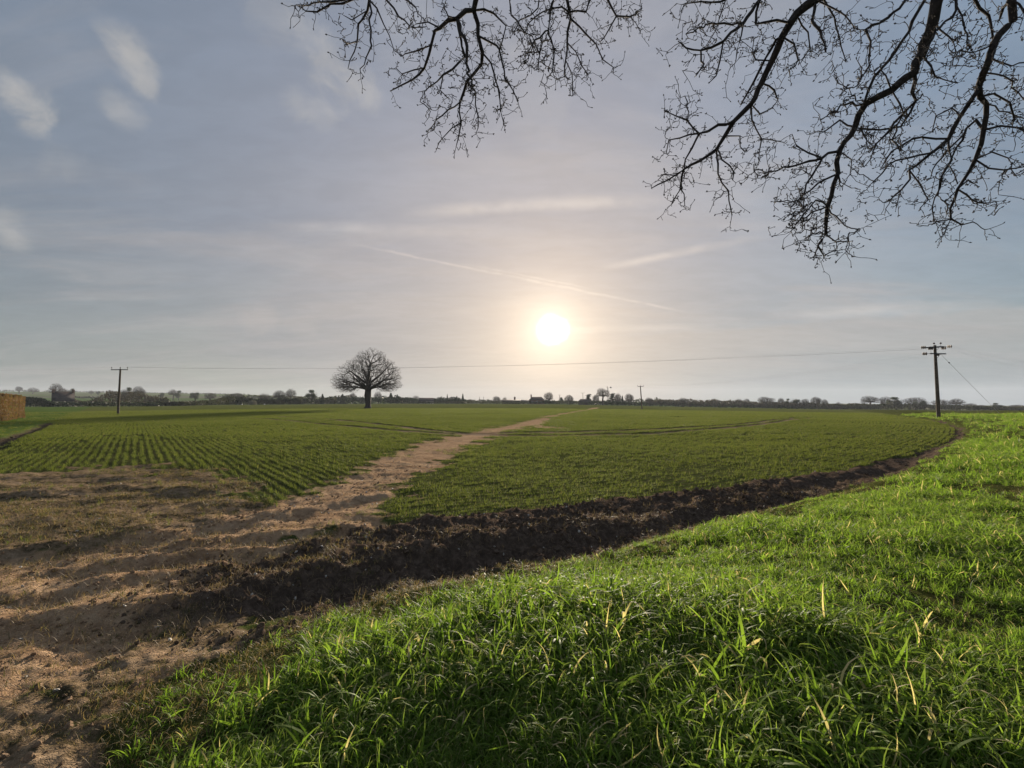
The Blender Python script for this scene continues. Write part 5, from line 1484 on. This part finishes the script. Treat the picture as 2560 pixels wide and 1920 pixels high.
# ------------------------------------------------------------------ buildings and small far things
def gable_house(px0, px1, ridge, eave, base, D, label, name='house', wallm=None, roofm=None, depth=7.0, chim=(), wins=0, hip=0.0, cat='house', over=.3):
    wallm = wallm or M_BRICK; roofm = roofm or M_ROOF
    x0 = at(px0, base, D)[0]; x1 = at(px1, base, D)[0]; cx = (x0 + x1) / 2; az = math.atan2(cx, D); W = (x1 - x0) * math.cos(az)
    z0 = zg(cx, D); ze = at(cx, eave, D)[2] - z0; ze = float(CAMZ + (HOR - eave) / F_PX * D) - z0; zr = float(CAMZ + (HOR - ridge) / F_PX * D) - z0
    ze = max(ze, 1.6); zr = max(zr, ze + 1.0)
    root = empty(name, (cx, D + depth / 2, z0), -az); tag(root, label, cat)
    mb = MB(); h = depth / 2
    V = [(-W/2, -h, -.6), (W/2, -h, -.6), (W/2, h, -.6), (-W/2, h, -.6), (-W/2, -h, ze), (W/2, -h, ze), (W/2, h, ze), (-W/2, h, ze), (-W/2 + hip, 0, zr - .1), (W/2 - hip, 0, zr - .1)]
    mb.add(V, [[0, 1, 5, 4], [1, 2, 6, 5], [2, 3, 7, 6], [3, 0, 4, 7]]); mb.add(V, [[4, 7, 8], [6, 5, 9]]); mb.obj('wall', wallm, root)
    mb = MB(); o = over; t = .18
    for s in (-1, 1):
        a = [(-W/2 - o, s * (h + o), ze - .1), (W/2 + o, s * (h + o), ze - .1), (W/2 + o - hip, 0, zr), (-W/2 - o + hip, 0, zr)]
        b = [(q[0], q[1], q[2] + t) for q in a]
        mb.add(a + b, [[0, 1, 2, 3], [4, 7, 6, 5], [0, 4, 5, 1], [1, 5, 6, 2], [2, 6, 7, 3], [3, 7, 4, 0]])
    if hip:
        for s in (-1, 1):
            a = [(s * (W/2 + o), -h - o, ze - .08), (s * (W/2 + o), h + o, ze - .08), (s * (W/2 + o - hip), 0, zr + t)]
            mb.add(a, [[0, 1, 2]])
    rf = mb.obj('roof', roofm, root)
    for (f, ch, cw) in chim:
        mb = MB(); cxx = -W/2 + W * f; mb.box((cxx, 0, zr + ch / 2 - .3), (cw, cw, ch + .6)); mb.box((cxx, 0, zr + ch + .05), (cw * 1.2, cw * 1.2, .14))
        for s in (-.22, .22): mb.lathe((cxx + s * cw, 0, zr + ch + .1), [(.11, 0), (.13, .1), (.10, .45), (.07, .46)], 8)
        mb.obj('chimney', M_BRICK, rf)
    for k in range(wins):
        wx = -W/2 + W * (k + .7) / (wins + .4); wz = ze * .55
        mb = MB(); mb.box((wx, -h - .02, wz), (1.2, .10, 1.3)); fr = mb.obj('window', M_WHITE, root)
        mb = MB(); mb.box((wx, -h - .05, wz), (1.0, .10, 1.1)); mb.obj('pane', M_GLASS, fr)
    return root
gable_house(108, 163, 980, 1003, 1010, 205, 'cottage with big dark roof and a chimney at each end on the left skyline', 'cottage', M_WALL, M_ROOF, 8, [(.03, .9, 1.0), (.97, .9, 1.0)], 3)
gable_house(1045, 1081, 995, 1003, 1009, 345, 'low brown barn with pale wall right of the field oak', 'barn', M_WALL, M_ROOF, 9, wins=0, cat='barn')
gable_house(1255, 1302, 999.5, 1003, 1009, 350, 'long low dark building with a tall chimney stack', 'farm_building', M_TIMB, M_ROOF, 10, [(.68, 2.0, 1.3)], 0, cat='building')
gable_house(1303, 1330, 1000, 1003, 1009, 356, 'pale roofed shed between the long low building and farmhouse', 'shed', M_WALL, M_IRON, 8, cat='shed')
gable_house(1324, 1362, 992.5, 1000, 1009, 352, 'farmhouse with hipped roof and one chimney under the sun', 'farmhouse', M_BRICK, M_ROOF, 10, [(.12, 1.6, 1.0)], 3, hip=2.5)
gable_house(1448, 1478, 998, 1004, 1010, 342, 'dark hipped barn with a pine behind it', 'barn', M_TIMB, M_ROOF, 10, hip=2.0, cat='barn')

def wind_pump():
    D = 336; X = at(1520, 1009, D)[0]; z0 = zg(X, D); zt = CAMZ + (HOR - 970) / F_PX * D - z0
    root = empty('wind_pump', (X, D, z0)); tag(root, 'thin lattice wind pump with tail vane beside the tallest farm oak', 'wind pump')
    mb = MB()
    for sx in (-1, 1):
        for sy in (-1, 1): mb.tube([(sx * .7, sy * .7, -.2), (sx * .12, sy * .12, zt)], .07, 4)
    for k in range(5):
        z = zt * (k + .5) / 5.5; w = .7 + (.12 - .7) * z / zt
        for a, b in [((-w, -w), (w, -w)), ((w, -w), (w, w)), ((w, w), (-w, w)), ((-w, w), (-w, -w))]: mb.tube([(a[0], a[1], z), (b[0], b[1], z)], .04, 4)
    mb.obj('tower', M_IRON, root)
    mb = MB(); mb.lathe((-.5, 0, zt + .2), [(.02, -.1), (.2, -.05), (.2, .1), (.02, .15)], 8, (1, 0, 0)); hb = mb.obj('hub', M_IRON, root)
    for k in range(10):
        a = k * math.pi / 5; u = np.array([0, math.cos(a), math.sin(a)]); v = np.array([.35, -math.sin(a), math.cos(a)]) * .16; c = np.array([-.5, 0, zt + .2])
        V = [c + u * .25 - v * .6, c + u * .25 + v * .6, c + u * 1.05 + v, c + u * 1.05 - v]; V2 = [q + np.array([.03, 0, 0]) for q in V]
        mb = MB(); mb.add(V + V2, [[0, 1, 2, 3], [7, 6, 5, 4], [0, 4, 5, 1], [1, 5, 6, 2], [2, 6, 7, 3], [3, 7, 4, 0]]); mb.obj('blade', M_IRON, hb)
    mb = MB(); mb.tube([(-.5, 0, zt + .2), (1.7, 0, zt + .3)], .05, 4); mb.box((2.1, 0, zt + .4), (1.1, .06, .9)); mb.obj('tail_vane', M_IRON, root)
wind_pump()

def car(px, py, D, label, rz=0.0, L=4.3, H=1.45, col=None):
    X = at(px, py, D)[0]; z0 = zg(X, D) 
    root = empty('parked_car', (X, D, z0), rz); tag(root, label, 'car', 'white vehicles at the field edge')
    prof = [(-.5, .25), (-.5, .55), (-.47, .62), (-.30, .66), (-.18, 1.0), (.22, 1.0), (.36, .70), (.48, .62), (.5, .45), (.5, .25)]
    P = np.array([(a * L, b * H) for a, b in prof]); n = len(P); w = .86
    V = [(x, -w, z) for x, z in P] + [(x, w, z) for x, z in P]
    import bmesh
    bm = bmesh.new(); vs = [bm.verts.new(v) for v in V]
    bm.faces.new(vs[:n]); bm.faces.new(vs[n:][::-1])
    for i in range(n): bm.faces.new((vs[i], vs[(i + 1) % n], vs[n + (i + 1) % n], vs[n + i])[::-1])
    bmesh.ops.recalc_face_normals(bm, faces=bm.faces); bmesh.ops.bevel(bm, geom=list(bm.edges), offset=.05, segments=2, affect='EDGES')
    me = bpy.data.meshes.new('body'); bm.to_mesh(me); bm.free(); me.materials.append(M_WHITE); link('body', me, root)
    for s in (-1, 1):
        mb = MB(); mb.add([(-.25 * L, s * .875, .68 * H), (.30 * L, s * .875, .68 * H), (.20 * L, s * .875, .93 * H), (-.16 * L, s * .875, .93 * H), (-.25 * L, s * .86, .68 * H), (.30 * L, s * .86, .68 * H), (.20 * L, s * .86, .93 * H), (-.16 * L, s * .86, .93 * H)],
                             [[0, 1, 2, 3], [7, 6, 5, 4], [0, 4, 5, 1], [1, 5, 6, 2], [2, 6, 7, 3], [3, 7, 4, 0]])
        mb.obj('side_window', M_GLASS, root)
    for sx in (-.31, .31):
        for s in (-1, 1):
            mb = MB(); mb.lathe((sx * L, s * .80, .32), [(.02, -.1), (.32, -.1), (.33, 0), (.32, .1), (.02, .1)], 14, (0, 1, 0)); mb.obj('wheel', M_TYRE, root, True)
car(657, 1011, 290, 'white car parked side-on right of the pale roadside bush')
car(600, 1011, 300, 'small white car parked left of the pale roadside bush', L=3.8)
car(1494, 1010, 334, 'white van-like vehicle parked under the tallest farm oak', L=5.2, H=1.8)

# ------------------------------------------------------------------ haze
def haze():
    mt = bpy.data.materials.new('haze'); mt.use_nodes = True; t = mt.node_tree; t.nodes.clear()
    o = t.nodes.new('ShaderNodeOutputMaterial'); v = t.nodes.new('ShaderNodeVolumePrincipled')
    v.inputs['Color'].default_value = (.80, .88, 1.0, 1); v.inputs['Density'].default_value = 0.00013; v.inputs['Anisotropy'].default_value = 0.15
    t.links.new(v.outputs[0], o.inputs['Volume'])
    mb = MB(); mb.box((0, 0, 0), (5800, 5800, 150)); q = mb.obj('haze', mt, None, False, (0, 0, 5)); q['kind'] = 'stuff'
haze()
